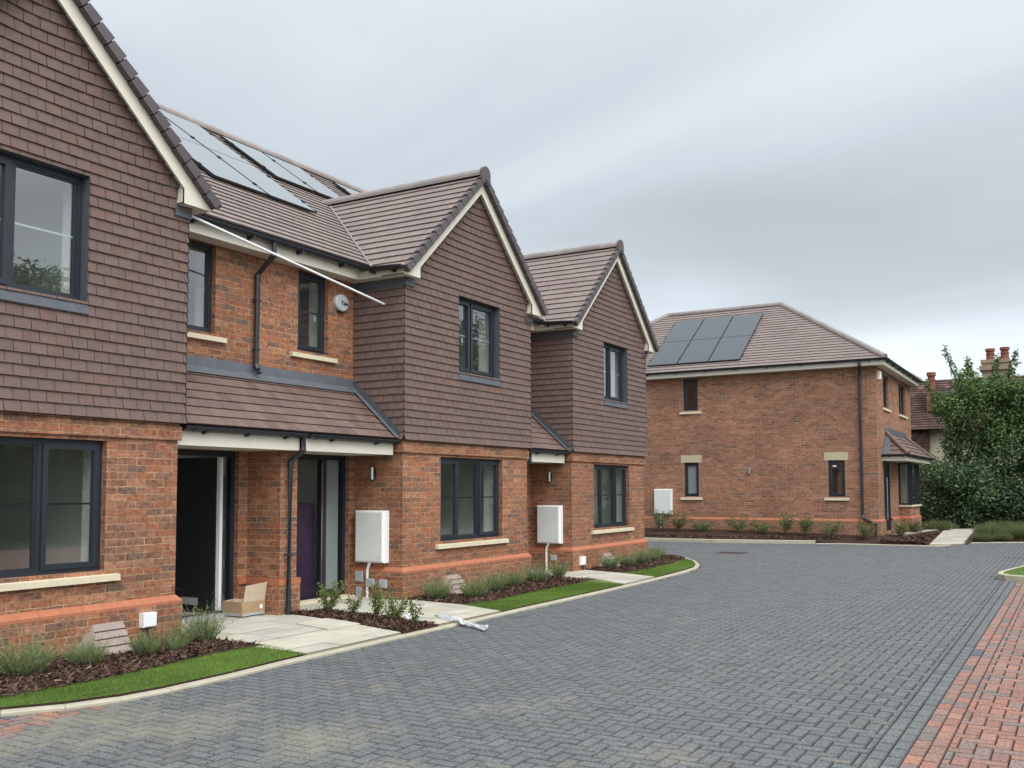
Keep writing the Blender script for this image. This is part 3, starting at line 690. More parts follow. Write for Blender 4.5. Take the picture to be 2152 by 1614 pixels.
lp = MB(); lp.fbox(ld, -.62, -.32, .15, .24, .001, .012); lp.build('letter_plate', M['steel'], lf2) if False else lp.build('kick_plate', M['boxgrey'], d)
d = doorway(hB, dB, (10.50, 10.80), (9.25, 10.98, .05, 2.3))
ed = MB(); ed.fbox(fm, 10.385, 10.398, .2, 2.0, -.07, -.055); ed.build('lock_edge', M['steel'], d)
d = doorway(hC, dC, None, (14.8, 16.0, .05, 2.3)); lf = MB(); lf.fbox(fm, 14.92, 15.84, .09, 2.04, -.14, -.09); lf.build('door_leaf', M['door'], d)

downpipe(hA, [(8.99, 8.935, 4.84), (8.99, 8.935, 4.66), (8.98, 9.21, 4.44), (8.97, 9.21, 3.24), (8.97, 9.15, 3.13)], [(8.975, 9.21, 4.1), (8.972, 9.21, 3.45)])
downpipe(hA, [(9.035, 8.425, 2.29), (9.035, 8.425, 2.12), (9.01, 8.62, 1.98), (9.0, 8.62, .03)], [(9.005, 8.62, 1.72), (9.0, 8.62, .80)])
downpipe(hC, [(14.83, 8.425, 2.29), (14.83, 8.425, 2.12), (14.72, 8.62, 1.98), (14.72, 8.62, .5)], [])

# ------------------------------------------------------------------ fixtures on the terrace
def shell(mb, fr, u0, u1, v0, v1, d, r=.02, n0=0):
    """box with rounded front edges"""
    mb.fbox(fr, u0, u1, v0, v1, n0, n0 + d - r)
    o = [(u0, v0), (u1, v0), (u1, v1), (u0, v1)]; i = [(u0 + r, v0 + r), (u1 - r, v0 + r), (u1 - r, v1 - r), (u0 + r, v1 - r)]
    m_ = [(u0 + r * .3, v0 + r * .3), (u1 - r * .3, v0 + r * .3), (u1 - r * .3, v1 - r * .3), (u0 + r * .3, v1 - r * .3)]
    vs = [fr.p(*q, n0 + d - r) for q in o] + [fr.p(*q, n0 + d - r * .3) for q in m_] + [fr.p(*q, n0 + d) for q in i]
    fs = [(8, 9, 10, 11)]
    for a in (0, 4):
        for k in range(4): fs.append((a + k, a + (k + 1) % 4, a + 4 + (k + 1) % 4, a + 4 + k))
    mb.add(vs, fs)
def meter_box(fr, u0, u1, v0, v1, d, label, ground):
    t = thing('meter_box', label, 'meter box', fr.p((u0 + u1) / 2, v0, 0), 'white meter boxes on the house walls')
    b = MB(); shell(b, fr, u0, u1, v0, v1, d, .025); b.build('casing', M['white'], t)
    l = MB(); shell(l, fr, u0 + .022, u1 - .022, v0 + .022, v1 - .022, .010, .006, d); ld_ = l.build('door', M['wbox'], t)
    k = MB(); k.tube([fr.p(u1 - .07, v0 + .08, d + .009), fr.p(u1 - .07, v0 + .08, d + .016)], .011, 10); k.build('lock', M['boxgrey'], ld_)
    um = u0 + (u1 - u0) * .34
    p = MB(); p.tube([fr.p(um + .05, v0 + .01, d * .55), fr.p(um + .05, v0 - .02, d * .55), fr.p(um, v0 - .10, .05), fr.p(um, ground, .05)], .024, 12); p.build('conduit', M['white'], t)
    return t
fB, fC = fX(11.03), fX(16.35)
meter_box(fB, -9.15, -8.62, .56, 1.31, .13, 'white meter box beside the door with purple wrapping, grey junction boxes below', .05)
meter_box(fC, -9.08, -8.57, .57, 1.30, .13, 'white meter box in the narrow porch of the end terraced house', .05)
def wall_lamp(fr, u, v, label):
    t = thing('wall_lamp', label, 'wall lamp', fr.p(u, v, 0), 'wall lamps beside the doors')
    b = MB(); b.fbox(fr, u - .03, u + .03, v - .06, v + .06, 0, .025); b.build('back_plate', M['pipe'], t)
    c = MB(); c.tube([fr.p(u, v - .09, .062), fr.p(u, v + .09, .062)], .032, 14); c.build('shade', M['steel'], t)
    e = MB(); e.tube([fr.p(u, v - .115, .062), fr.p(u, v - .09, .062)], .026, 14); e.tube([fr.p(u, v, .02), fr.p(u, v, .05)], .014, 8); e.build('lens_cap', M['pipe'], t)
wall_lamp(fB, -8.89, 1.85, 'slim steel wall lamp above the meter box near the purple filled doorway')
wall_lamp(fC, -8.83, 1.85, 'slim steel wall lamp in the porch of the end terraced house')
def small_box(fr, u0, u1, v0, v1, d, mat, label, tail=True, name='junction_box', hockey=False, ground=.05):
    t = thing(name, label, 'junction box', fr.p((u0 + u1) / 2, v0, 0), 'small utility boxes low on the walls')
    b = MB(); shell(b, fr, u0, u1, v0, v1, d, .012); b.build('casing', mat, t)
    um = (u0 + u1) / 2
    if hockey:
        p = MB(); p.fbox(fr, um - .035, um + .035, v0 - .07, v0, 0, .05); p.fbox(fr, um - .055, um + .055, ground, v0 - .07, 0, .06); p.build('cable_guard', mat, t)
    elif tail:
        p = MB(); p.tube([fr.p(um, v0 + .01, .04), fr.p(um, ground, .04)], .016, 8); p.build('cable', M['pipe'], t)
    return t
small_box(fB, -9.20, -9.05, .27, .43, .07, M['boxgrey'], 'taller grey cable box left of the white conduit on the middle house', True, 'junction_box', True)
small_box(fB, -8.965, -8.835, .205, .325, .09, M['boxgrey'], 'pale grey junction box just right of the white conduit on the middle house')
small_box(fB, -8.735, -8.605, .20, .32, .09, M['boxgrey'], 'pale grey junction box nearest the bay corner of the middle house')
small_box(fC, -8.81, -8.68, .24, .35, .08, M['boxgrey'], 'small grey junction box under the meter box of the end house')
f3 = fY(FY - .055)
small_box(f3, 6.55, 6.71, .215, .36, .08, M['white'], 'white utility box on the plinth of the left house')
small_box(f3, 16.55, 16.73, .15, .31, .06, M['white'], 'white utility box on the plinth of the end house beside lavender')

# alarm box with its lettering
t = thing('alarm_box', 'oval grey alarm box lettered Yale beside the upper window'.replace(' lettered Yale', ' with dark lettering'), 'alarm box', (10.66, MY, 4.34))
b = MB(); K = 20
for n0, n1, s0, s1 in ((.0, .05, 1.0, 1.0), (.05, .065, 1.0, .9)):
    vs = [fm.p(10.66 + .145 * s * math.cos(2 * math.pi * j / K), 4.345 + .125 * s * math.sin(2 * math.pi * j / K), n) for n, s in ((n0, s0), (n1, s1)) for j in range(K)]
    b.add(vs, [(j, (j + 1) % K, K + (j + 1) % K, K + j) for j in range(K)] + [tuple(K + j for j in range(K))])
b.build('casing', M['screen'], t)
b = MB(); b.fbox(fm, 10.60, 10.72, 4.205, 4.235, 0, .05); b.build('strobe', M['pipe'], t)
cu = bpy.data.curves.new('lettering', 'FONT'); cu.body = 'Yale'; cu.size = .088; cu.extrude = .002; cu.offset = .002; cu.align_x = 'CENTER'; cu.align_y = 'CENTER'
tmp = bpy.data.objects.new('lettering', cu); COL.objects.link(tmp); bpy.context.view_layer.update()
me = bpy.data.meshes.new_from_object(tmp.evaluated_get(bpy.context.evaluated_depsgraph_get())); bpy.data.objects.remove(tmp); me.materials.clear(); me.materials.append(M['ink'])
o = bpy.data.objects.new('lettering', me); COL.objects.link(o); o.parent = t; o.location = (.040, -.067, .0); o.rotation_euler = (R(90), 0, 0)

# solar panels
def solar(fr, u0, u1, v0, v1, label, group, up=.075, mat='solar'):
    t = thing('solar_panel', label, 'solar panel', fr.p((u0 + u1) / 2, v0, up), group)
    b = MB(); g = .006
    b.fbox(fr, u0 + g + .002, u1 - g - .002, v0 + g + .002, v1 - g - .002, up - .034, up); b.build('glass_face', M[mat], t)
    f = MB(); w = .014
    f.fbox(fr, u0 + g, u0 + g + w, v0 + g, v1 - g, up - .036, up + .003); f.fbox(fr, u1 - g - w, u1 - g, v0 + g, v1 - g, up - .036, up + .003)
    f.fbox(fr, u0 + g + w, u1 - g - w, v0 + g, v0 + g + .004, up - .036, up + .001); f.fbox(fr, u0 + g + w, u1 - g - w, v1 - g - .004, v1 - g, up - .036, up + .001)
    f.build('panel_frame', M['rail'], t)
    for k in (.22, .78):
        for uu in (u0, u1):
            c = MB(); c.fbox(fr, uu - .02, uu + .02, v0 + (v1 - v0) * k - .03, v0 + (v1 - v0) * k + .03, up + .002, up + .014); c.build('clamp', M['rail'], t)
        c = MB(); c.fbox(fr, u0 - .04, u1 + .04, v0 + (v1 - v0) * k - .02, v0 + (v1 - v0) * k + .02, .03, up - .037); c.build('mounting_rail', M['rail'], t)
q = math.sqrt(1 + MP ** 2); v = (10.46 - EV_Y) * q
for i, (a, b, wh) in enumerate(((9.30, 10.36, 'left'), (10.37, 11.43, 'right'))):
    solar(mslope, a, b, v, v + 1.71, '%s solar panel in the lower row of the large left array on the terrace' % wh, 'solar panels on the terrace roof')
    solar(mslope, a, b, v + 1.712, v + 3.42, '%s solar panel in the upper row of the large left array on the terrace' % wh, 'solar panels on the terrace roof')
v = (11.78 - EV_Y) * q
solar(mslope, 11.85, 12.86, v, v + 1.71, 'left panel of the middle solar pair high on the terrace roof', 'solar panels on the terrace roof')
solar(mslope, 12.87, 13.90, v, v + 1.71, 'right panel of the middle solar pair high on the terrace roof', 'solar panels on the terrace roof')
solar(mslope, 14.86, 15.9, v, v + 1.71, 'solar panel just showing behind the ridge of the middle gable', 'solar panels on the terrace roof')

t = MB(); t.tube([(7.30, 8.57, 4.715), (10.86, 8.60, 4.30)], .015, 10)
tag(t.build('pole', M['pole']), 'long white pole slung from the left gable eaves across the upper wall', 'pole')

# ------------------------------------------------------------------ things by the doors
t = thing('cardboard_box', 'open cardboard box on the paving beside the open dark door', 'cardboard box', (8.68, 9.08, .06))
x0, x1, y0, y1, z0, z1 = 8.47, 8.86, 8.88, 9.22, .065, .235
b = MB(); k = .008
b.box(x0, x0 + k, y0, y1, z0, z1); b.box(x1 - k, x1, y0, y1, z0, z1); b.box(x0 + k, x1 - k, y0, y0 + k, z0, z1); b.box(x0 + k, x1 - k, y1 - k, y1, z0, z1); b.box(x0 + k, x1 - k, y0 + k, y1 - k, z0, z0 + .01)
b.build('carton', M['card'], t)
f = MB(); vs = [(x0 + .03, y0 + .004, z1), (x1, y0 + .004, z1), (x1 + .012, y0 - .02, z1 + .225), (x0 + .045, y0 - .02, z1 + .20)]; vs += [(a, c + .007, e) for a, c, e in vs]
f.add(vs, [(0, 1, 2, 3), (7, 6, 5, 4), (0, 4, 5, 1), (1, 5, 6, 2), (2, 6, 7, 3), (3, 7, 4, 0)]); f.build('raised_flap', M['cardin'], t)
f = MB(); vs = [(x0, y0, z1), (x0, y1, z1), (x0 - .09, y1 - .01, z1 - .05), (x0 - .09, y0 + .01, z1 - .05)]; vs = [(x0 + .01, y0 + .02, z1), (x0 + .01, y1 - .02, z1), (x0 + .19, y1 - .03, z1 + .012), (x0 + .19, y0 + .03, z1 + .01)]; vs += [(a, c, e + .006) for a, c, e in vs]
f.add(vs, [(3, 2, 1, 0), (4, 5, 6, 7), (0, 1, 5, 4), (1, 2, 6, 5), (2, 3, 7, 6), (3, 0, 4, 7)]); f.build('folded_flap', M['cardin'], t)
s = MB(); s.box(x1 - .09, x1 - .045, y0 - .0015, y0 - .0005, z0 + .07, z0 + .12); s.build('paper_label', M['white'], t)
tp = MB(); tp.box(x0 - .001, x0, y0 + .02, y1 - .02, z0 + .0, z0 + .035); tp.box(x0 + .02, x1 - .02, y0 - .001, y0, z0, z0 + .03); tp.build('packing_tape', M['boxgrey'], t)

def blob_box(mb, x0, x1, y0, y1, z0, z1, amp, nx=8, ny=5, nz=8):
    """soft wrapped stack"""
    def P(i, j, k):
        u, v, w = i / nx, j / ny, k / nz
        p = Vector((x0 + (x1 - x0) * u, y0 + (y1 - y0) * v, z0 + (z1 - z0) * w))
        s = math.sin(i * 2.1 + k * 1.3) * math.cos(k * 2.9 + j) * amp
        return p + Vector((s * (1 if u > .5 else -1), -abs(s) if v < .5 else s, s * .6 if w > .5 else 0))
    for k in range(nz):
        for i in range(nx):
            mb.add([P(i, 0, k), P(i + 1, 0, k), P(i + 1, 0, k + 1), P(i, 0, k + 1)], [(0, 1, 2, 3)])
            mb.add([P(i, ny, k), P(i + 1, ny, k), P(i + 1, ny, k + 1), P(i, ny, k + 1)], [(3, 2, 1, 0)])
        for j in range(ny):
            mb.add([P(0, j, k), P(0, j + 1, k), P(0, j + 1, k + 1), P(0, j, k + 1)], [(3, 2, 1, 0)])
            mb.add([P(nx, j, k), P(nx, j + 1, k), P(nx, j + 1, k + 1), P(nx, j, k + 1)], [(0, 1, 2, 3)])
    for i in range(nx):
        for j in range(ny): mb.add([P(i, j, nz), P(i + 1, j, nz), P(i + 1, j + 1, nz), P(i, j + 1, nz)], [(0, 1, 2, 3)])
b = MB(); blob_box(b, 9.48, 10.36, 9.44, 9.95, .09, 1.42, .018)
tag(b.build('wrapped_stack', M['purple'], smooth=True), 'tall purple wrapped stack standing inside the middle house doorway', 'wrapped stack')

def pipe_cover(x0, x1, y_out, label, s=1):
    t = thing('duct_cover', label, 'duct cover', ((x0 + x1) / 2, 8.1, .05), 'pink sloping duct covers against the walls')
    m = MB(); n = 4
    for k in range(n):
        za, zb = .06 + k * .062, .06 + (k + 1) * .062; d0 = y_out + (8.325 - y_out) * k / n - .012; d1 = y_out + (8.325 - y_out) * (k + 1) / n - .004; sh = .055 * k
        vs = [(x0 + sh, d0, za), (x1 + sh * .6, d0, za), (x1 + (sh + .05) * .6, d1, zb), (x0 + sh + .05, d1, zb), (x0 + sh, 8.324, za), (x1 + sh * .6, 8.324, za), (x1 + (sh + .05) * .6, 8.324, zb), (x0 + sh + .05, 8.324, zb)]
        m.add(vs, [(0, 1, 2, 3), (0, 3, 7, 4), (1, 5, 6, 2), (3, 2, 6, 7), (4, 7, 6, 5)])
        if k: m.add([(vs[0][0] - .001, d0 - .003, za - .006), (vs[1][0] + .001, d0 - .003, za - .006), (vs[1][0] + .001, d0 - .003, za + .007), (vs[0][0] - .001, d0 - .003, za + .007)], [(0, 1, 2, 3)], (.22, .2, .2))
    m.build('sloped_face', M['cover'], t)
pipe_cover(5.80, 6.22, 7.98, 'pink sloping duct cover under the left house window between lavender clumps')
pipe_cover(11.85, 12.25, 8.0, 'pink sloping duct cover at the foot of the middle bay')
pipe_cover(17.42, 17.82, 8.02, 'pink sloping duct cover at the foot of the end bay')

# ------------------------------------------------------------------ detached house
hD = thing('detached_house', 'detached brown brick house with hipped roof facing the end of the yard', 'house', (33.3, 10.8, .2))
DX0, DX1, DY0, DY1 = 29.8, 36.6, 5.08, 16.5
D = fX(DX0); E_ = fY(DY0)
winD = [(-11.12, -10.63, 4.17, 5.20), (-11.12, -10.63, 1.36, 2.46), (-6.52, -6.03, 1.36, 2.46)]
winE = [(31.0, 32.0, 4.12, 5.12), (34.0, 35.5, 4.12, 5.12)]; dD = (30.75, 31.85, .3, 2.44)
w = MB()
wall(w, D, -DY1, -DY0, .0, 5.27, winD, .1); wall(w, E_, DX0, DX1, 0, 5.27, winE + [dD], .1); wall(w, fXp(DX1), DY0, DY1, 0, 5.27); wall(w, fYp(DY1), -DX1, -DX0, 0, 5.27)
w.box(DX0 - .05, DX0, DY0, DY1, 0, .605); w.box(DX0 - .05, 30.70, DY0 - .05, DY0 - .0, 0, .605); w.box(31.9, 33.45, DY0 - .05, DY0, 0, .605)
w.box(33.5, 35.6, 4.73, DY0 - .001, 0, 1.0); w.box(33.45, 35.65, 4.68, DY0 - .001, 0, .605)
w.build('brick_wall', M['brick_far'], hD)
b = MB()
def splay(mb, pts, z, p=.05):
    for (o0, i0), (o1, i1) in zip(pts[:-1], pts[1:]):
        mb.add([(*o0, z), (*o1, z), (*o1, z + .03), (*o0, z + .03), (*i1, z + .085), (*i0, z + .085)], [(0, 1, 2, 3), (3, 2, 4, 5)])
splay(b, [((DX0 - .052, DY1), (DX0 - .003, DY1)), ((DX0 - .052, DY0 - .052), (DX0 - .003, DY0 - .003)), ((30.7, DY0 - .052), (30.7, DY0 - .003))], .606)
splay(b, [((31.9, DY0 - .052), (31.9, DY0 - .003)), ((33.45, DY0 - .052), (33.45, DY0 - .003))], .606)
splay(b, [((33.448, DY0), (33.497, DY0)), ((33.448, 4.678), (33.497, 4.727)), ((35.652, 4.678), (35.603, 4.727)), ((35.652, DY0), (35.603, DY0))], .606)
b.build('plinth_course', M['plinth'], hD)
for i, r in enumerate(winD):
    wi = window(hD, D, *r, [(r[0], r[1], 's')], sill=(.12, .07), bar=False, sticker=(-6.40, 2.26) if i == 2 else None, glassmat=M['obscure'] if i == 1 else None)
    room(hD, D, r, (r[0] - .5, r[1] + .5, r[2] - .7, r[3] + .1), depth=2.2)
    if i: l = MB(); l.fbox(D, r[0] - .11, r[1] + .11, r[3] + .002, r[3] + .245, -.09, .003); l.build('lintel', M['lintel'], wi)
for r in winE:
    window(hD, E_, *r, [(r[0], (r[0] + r[1]) / 2, 's'), ((r[0] + r[1]) / 2, r[1], 'f')], sill=(.12, .06)); room(hD, E_, r, (r[0] - .3, r[1] + .3, r[2] - .8, r[3] + .1), depth=2.2)
f = MB(); f.fbox(E_, dD[0], dD[0] + .07, dD[2], dD[3], -.13, .004); f.fbox(E_, dD[1] - .07, dD[1], dD[2], dD[3], -.13, .004); f.fbox(E_, dD[0] + .07, dD[1] - .07, dD[3] - .07, dD[3], -.13, .004); fd = f.build('door_frame', M['grey'], hD)
l = MB(); l.fbox(E_, dD[0] + .07, dD[1] - .07, dD[2], dD[3] - .07, -.12, -.04); l.build('door_leaf', M['door'], fd)
h = MB(); h.tube([E_.p(31.0, .65, .05), E_.p(31.0, 1.95, .05)], .017, 8); h.tube([E_.p(31.0, .75, -.04), E_.p(31.0, .75, .05)], .012, 6); h.tube([E_.p(31.0, 1.85, -.04), E_.p(31.0, 1.85, .05)], .012, 6); h.build('bar_handle', M['steel'], fd)
# hipped roof
EX0, EX1, EY0, EY1, EZ = 29.40, 36.90, 4.72, 16.9, 5.43; hd = (EX1 - EX0) / 2; RZ = EZ + .70 * hd; sl = math.sqrt(1 + .49)
AX = (EX0 + EX1) / 2; ay0, ay1 = EY0 + 4.0, EY1 - 4.0; RZ -= .04; mE = (RZ - EZ) / 4.0; mD = (RZ - EZ) / hd; sl = math.sqrt(1 + mD * mD); lE = math.sqrt(16 + (RZ - EZ) ** 2)
sl_D = Fr((EX0, 0, EZ), (0, -1, 0), (1, 0, mD)); sl_E = Fr((0, EY0, EZ), (1, 0, 0), (0, 1, mE))
r = MB(); tilefield(r, sl_D, [(-EY1, 0), (-EY0, 0), (-ay0, hd * sl), (-ay1, hd * sl)], .185, .30, .022, .003, RC, (), None, .5, .002); r.build('side_roof_slope', M['roof'], hD)
r = MB(); tilefield(r, sl_E, [(EX0, 0), (EX1, 0), (AX, lE)], .185, .30, .022, .003, RC, (), None, .5, .002); r.build('front_roof_slope', M['roof'], hD)
r = MB(); r.add([(EX1, EY0, EZ), (EX1, EY1, EZ), (AX, ay1, RZ), (AX, ay0, RZ), (EX0, EY1, EZ)], [(0, 1, 2, 3), (1, 4, 2)]); r.build('rear_roof_slope', M['roof'], hD)
r = MB()
ridge(r, (AX, ay0, RZ), (AX, ay1, RZ)); ridge(r, (EX0 + .03, EY0 + .03, EZ + .03), (AX, ay0, RZ + .0)); ridge(r, (EX1 - .03, EY0 + .03, EZ + .03), (AX, ay0, RZ)); ridge(r, (EX0 + .03, EY1 - .03, EZ + .03), (AX, ay1, RZ)); r.build('ridge_tiles', M['ridge'], hD)
b = MB(); b.box(29.5, 29.525, 4.80, 16.8, 5.25, 5.42); b.box(29.526, 36.8, 4.80, 4.825, 5.25, 5.42); b.box(29.526, DX0, 4.826, 16.8, 5.252, 5.265); b.box(DX0, 36.8, 4.826, DY0, 5.252, 5.265); b.build('eaves_fascia', M['cream'], hD)
g = MB(); gutter(g, (29.43, 4.7, 5.44), (29.43, 16.8, 5.44), (-1, 0, 0), .06, 1.0); gutter(g, (29.43, 4.73, 5.44), (36.8, 4.73, 5.44), (0, -1, 0), .06, 1.0); g.build('gutter', M['pipe'], hD)
downpipe(hD, [(29.43, 5.47, 5.40), (29.43, 5.47, 5.26), (29.73, 5.53, 5.0), (29.73, 5.53, .80), (29.70, 5.50, .72), (29.66, 5.15, .56), (29.66, 5.15, .18)], [(29.73, 5.53, 3.6), (29.73, 5.53, 2.2)], .04, cdir=(1, 0, 0))
# bay window and canopy on the front
Bx0, Bx1, By = 33.5, 35.6, 4.73
bz0, bz1 = 1.06, 2.46
wb = window(hD, fY(By), Bx0 + .03, Bx1, bz0, bz1, [(Bx0 + .03, Bx0 + .55, 's'), (Bx0 + .55, Bx0 + 1.55, 'f'), (Bx0 + 1.55, Bx1, 's')], rec=.0)
wb2 = window(hD, fX(Bx0), -DY0, -By - .0, bz0, bz1, [(-DY0, -By, 'f')], rec=.0, bow=.045)
s = MB(); s.box(Bx0 - .06, Bx1 + .06, By - .06, DY0 - .001, 1.0, 1.058); s.build('bay_sill', M['stone'], hD)
bk = MB(); bk.box(Bx0 + .15, Bx1 - .1, DY0 - .02, DY0 - .003, bz0, bz1); bk.build('bay_blind', M['obscure'], hD)
C0, C1, CY, cz0 = 30.5, 35.95, 4.33, 2.62
cp = .95; dx = DY0 - CY
frc = Fr((0, CY, cz0), (1, 0, 0), (0, 1, cp)); lc = dx * math.sqrt(1 + cp * cp)
r = MB(); tilefield(r, frc, [(C0, 0), (C1, 0), (C1 - dx, lc), (C0 + dx, lc)], .2, .3, .022, .003, PC, (), None, .5, .002)
fl_ = Fr((C0, 0, cz0), (0, -1, 0), (1, 0, cp)); tilefield(r, fl_, [(-DY0, 0), (-CY, 0), (-DY0, lc)], .2, .3, .022, .003, PC, (), None, .5, .002)
r.add([(C1, CY, cz0), (C1, DY0, cz0), (C1 - dx, DY0, cz0 + cp * dx)], [(0, 1, 2)]); r.build('canopy_roof', M['porch'], hD)
r = MB(); ridge(r, (C0, CY, cz0 + .02), (C0 + dx, DY0, cz0 + cp * dx + .02), .07); ridge(r, (C1, CY, cz0 + .02), (C1 - dx, DY0, cz0 + cp * dx + .02), .07); r.build('canopy_hip_tiles', M['porch'], hD)
l = MB(); l.fbox(E_, C0 + dx - .1, C1 - dx + .1, cz0 + cp * dx - .02, cz0 + cp * dx + .16, 0, .02); l.add([(C0 - .0, DY0 - .02, cz0 + .04), (C0, DY0 - .24, cz0 + .04), (C0 + dx * .8, DY0 - .15, cz0 + cp * dx * .8 + .05), (C0 + dx, DY0 - .02, cz0 + cp * dx + .04)], [(0, 1, 2, 3)]); l.build('lead_flashing', M['lead'], hD)
b = MB(); b.box(C0 + .05, C1 - .05, CY + .05, CY + .07, 2.44, 2.57); b.box(C0 + .05, C0 + .07, CY + .071, DY0, 2.44, 2.57); b.box(C1 - .07, C1 - .05, CY + .071, DY0, 2.44, 2.57); b.box(C0 + .071, C1 - .071, CY + .071, DY0, 2.46, 2.47); b.build('canopy_fascia', M['cream'], hD)
g = MB(); gutter(g, (C0 - .03, CY - .02, 2.63), (C1 + .03, CY - .02, 2.63), (0, -1, 0), .055, .8); gutter(g, (C0 - .02, CY - .05, 2.63), (C0 - .02, DY0, 2.63), (-1, 0, 0), .055, .8); g.build('canopy_gutter', M['pipe'], hD)
meter_box(D, -12.14, -11.53, .77, 1.60, .14, 'white meter box on the detached house, next to a narrow window', .25)
wall_lamp(D, -8.93, 2.18, 'small wall lamp on the blank side of the detached house')
t = thing('alarm_box', 'white alarm box high on the front corner of the detached house', 'alarm box', E_.p(30.16, 5.0))
b = MB(); shell(b, E_, 30.06, 30.26, 4.88, 5.14, .1, .04); b.build('casing', M['white'], t)
q2 = sl; v = .36 * q2
for i in range(3):
    a = -12.36 + i * 1.063
    wh = ('nearest the terrace', 'in the middle column', 'nearest the hip')[i]
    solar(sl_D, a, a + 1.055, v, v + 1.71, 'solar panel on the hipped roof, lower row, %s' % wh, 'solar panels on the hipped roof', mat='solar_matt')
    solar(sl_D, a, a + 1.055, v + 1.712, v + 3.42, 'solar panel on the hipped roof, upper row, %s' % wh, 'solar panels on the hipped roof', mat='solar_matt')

# ------------------------------------------------------------------ old house behind the trees
hO = thing('cottage', 'old cream rendered cottage with brown tiled roof behind the trees', 'house', (47, 3, .2))
w = MB(); w.box(44.2, 52, -6, 5.45, 0, 4.4); w.build('rendered_wall', M['render'], hO)
tl = MB(); HO = jit((1, 1, 1), .3, (1.8, 1.7, 1.7), .08)
tilefield(tl, fX(43.95), [(-7.2, .3), (-5.4, .3), (-5.4, 4.3), (-7.2, 4.3)], .14, .2, .02, .004, HO)
tilefield(tl, Fr((43.7, 0, 4.1), (0, -1, 0), (1, 0, 1.1)), [(-7.4, 0), (6.2, 0), (6.2, 3.1), (-7.4, 3.1)], .15, .22, .025, .004, HO); tl.build('old_tile_roof', M['oldtile'], hO)
w = MB(); w.box(44.0, 50, 5.4, 7.2, 0, 4.2); w.build('tile_hung_end', M['oldtile'], hO)
w = MB(); w.add([(43.7, -6.2, 4.1), (43.7, 7.4, 4.1), (45.8, 7.4, 6.4), (45.8, -6.2, 6.4), (52, 7.4, 4.1), (52, -6.2, 4.1)], [(2, 3, 5, 4)]); w.build('rear_roof_slope', M['oldtile'], hO)
def pot(par, x, y, z, h, r):
    m = MB(); m.tube([(x, y, z), (x, y, z + h * .78)], r, 12, r1=r * .85); m.tube([(x, y, z + h * .78), (x, y, z + h)], r * 1.12, 12); m.tube([(x, y, z + h * .5), (x, y, z + h * .56)], r * 1.06, 12); m.build('chimney_pot', M['pot'], par)
s = MB(); s.box(44.3, 45.0, 5.18, 5.48, 4.9, 5.9); st = s.build('small_stack', M['pot'], hO); pot(hO, 44.65, 5.32, 5.9, .72, .17)
s = MB(); s.box(44.4, 45.4, 2.3, 3.3, 4.9, 6.85); s.box(44.3, 45.5, 2.2, 3.4, 6.55, 6.75); s.box(44.35, 45.45, 2.25, 3.35, 6.85, 7.0); s.build('chimney_stack', M['oldbrick'], hO); pot(hO, 44.8, 3.0, 7.0, .5, .17); pot(hO, 44.8, 2.45, 7.0, .52, .17)
window(hO, fX(44.2), -2.6, -1.6, 3.0, 3.9, [(-2.6, -1.6, 'f')], rec=-.08)

# ------------------------------------------------------------------ vegetation
def leaves(mb, blobs, n, size, base=(1, 1, 1), var=.45, gaps=.0, shell_=.45, ax=1.6, mi=0):
    """leaf quads through ellipsoid blobs (x,y,z,rx,ry,rz,weight)"""
    W = np.array([b[6] for b in blobs], float); W /= W.sum()
    which = rng.choice(len(blobs), n, p=W); B = np.array([b[:6] for b in blobs])[which]
    d = rng.normal(size=(n, 3)); d /= np.linalg.norm(d, axis=1)[:, None]
    r = rng.uniform(shell_, 1, n) ** .6 * (1 + .16 * rng.normal(size=n))
    # clumps: leaves gather in tufts along their direction
    tuft = .12 * np.sin(d[:, 0] * 9 + B[:, 0] * 7) * np.sin(d[:, 1] * 8 + B[:, 1] * 5) * np.sin(d[:, 2] * 10 + B[:, 2] * 3)
    P = B[:, :3] + d * B[:, 3:6] * (r + tuft)[:, None]
    nrm = d * .6 + rng.normal(size=(n, 3)) * .7 + np.array([0, 0, .35]); nrm /= np.linalg.norm(nrm, axis=1)[:, None]
    a = np.cross(nrm, rng.normal(size=(n, 3))); a /= np.linalg.norm(a, axis=1)[:, None]; b = np.cross(nrm, a)
    s = size * rng.uniform(.6, 1.3, n)[:, None]
    V = np.stack([P - a * s * ax * .5, P + b * s * .32, P + a * s * ax * .5, P - b * s * .32], 1).reshape(-1, 3)
    k = rng.uniform(1 - var, 1 + var, n)[:, None]; tone = (1 + .35 * np.sin(which * 2.3))[:, None]
    c = np.array(base)[None] * k * tone * np.array([1, 1, 1])[None] * (1 + .2 * rng.normal(size=(n, 1)) * np.array([[1, .2, .1]]))
    mb.bulk(V, 4, np.clip(c, .15, 3), mi)

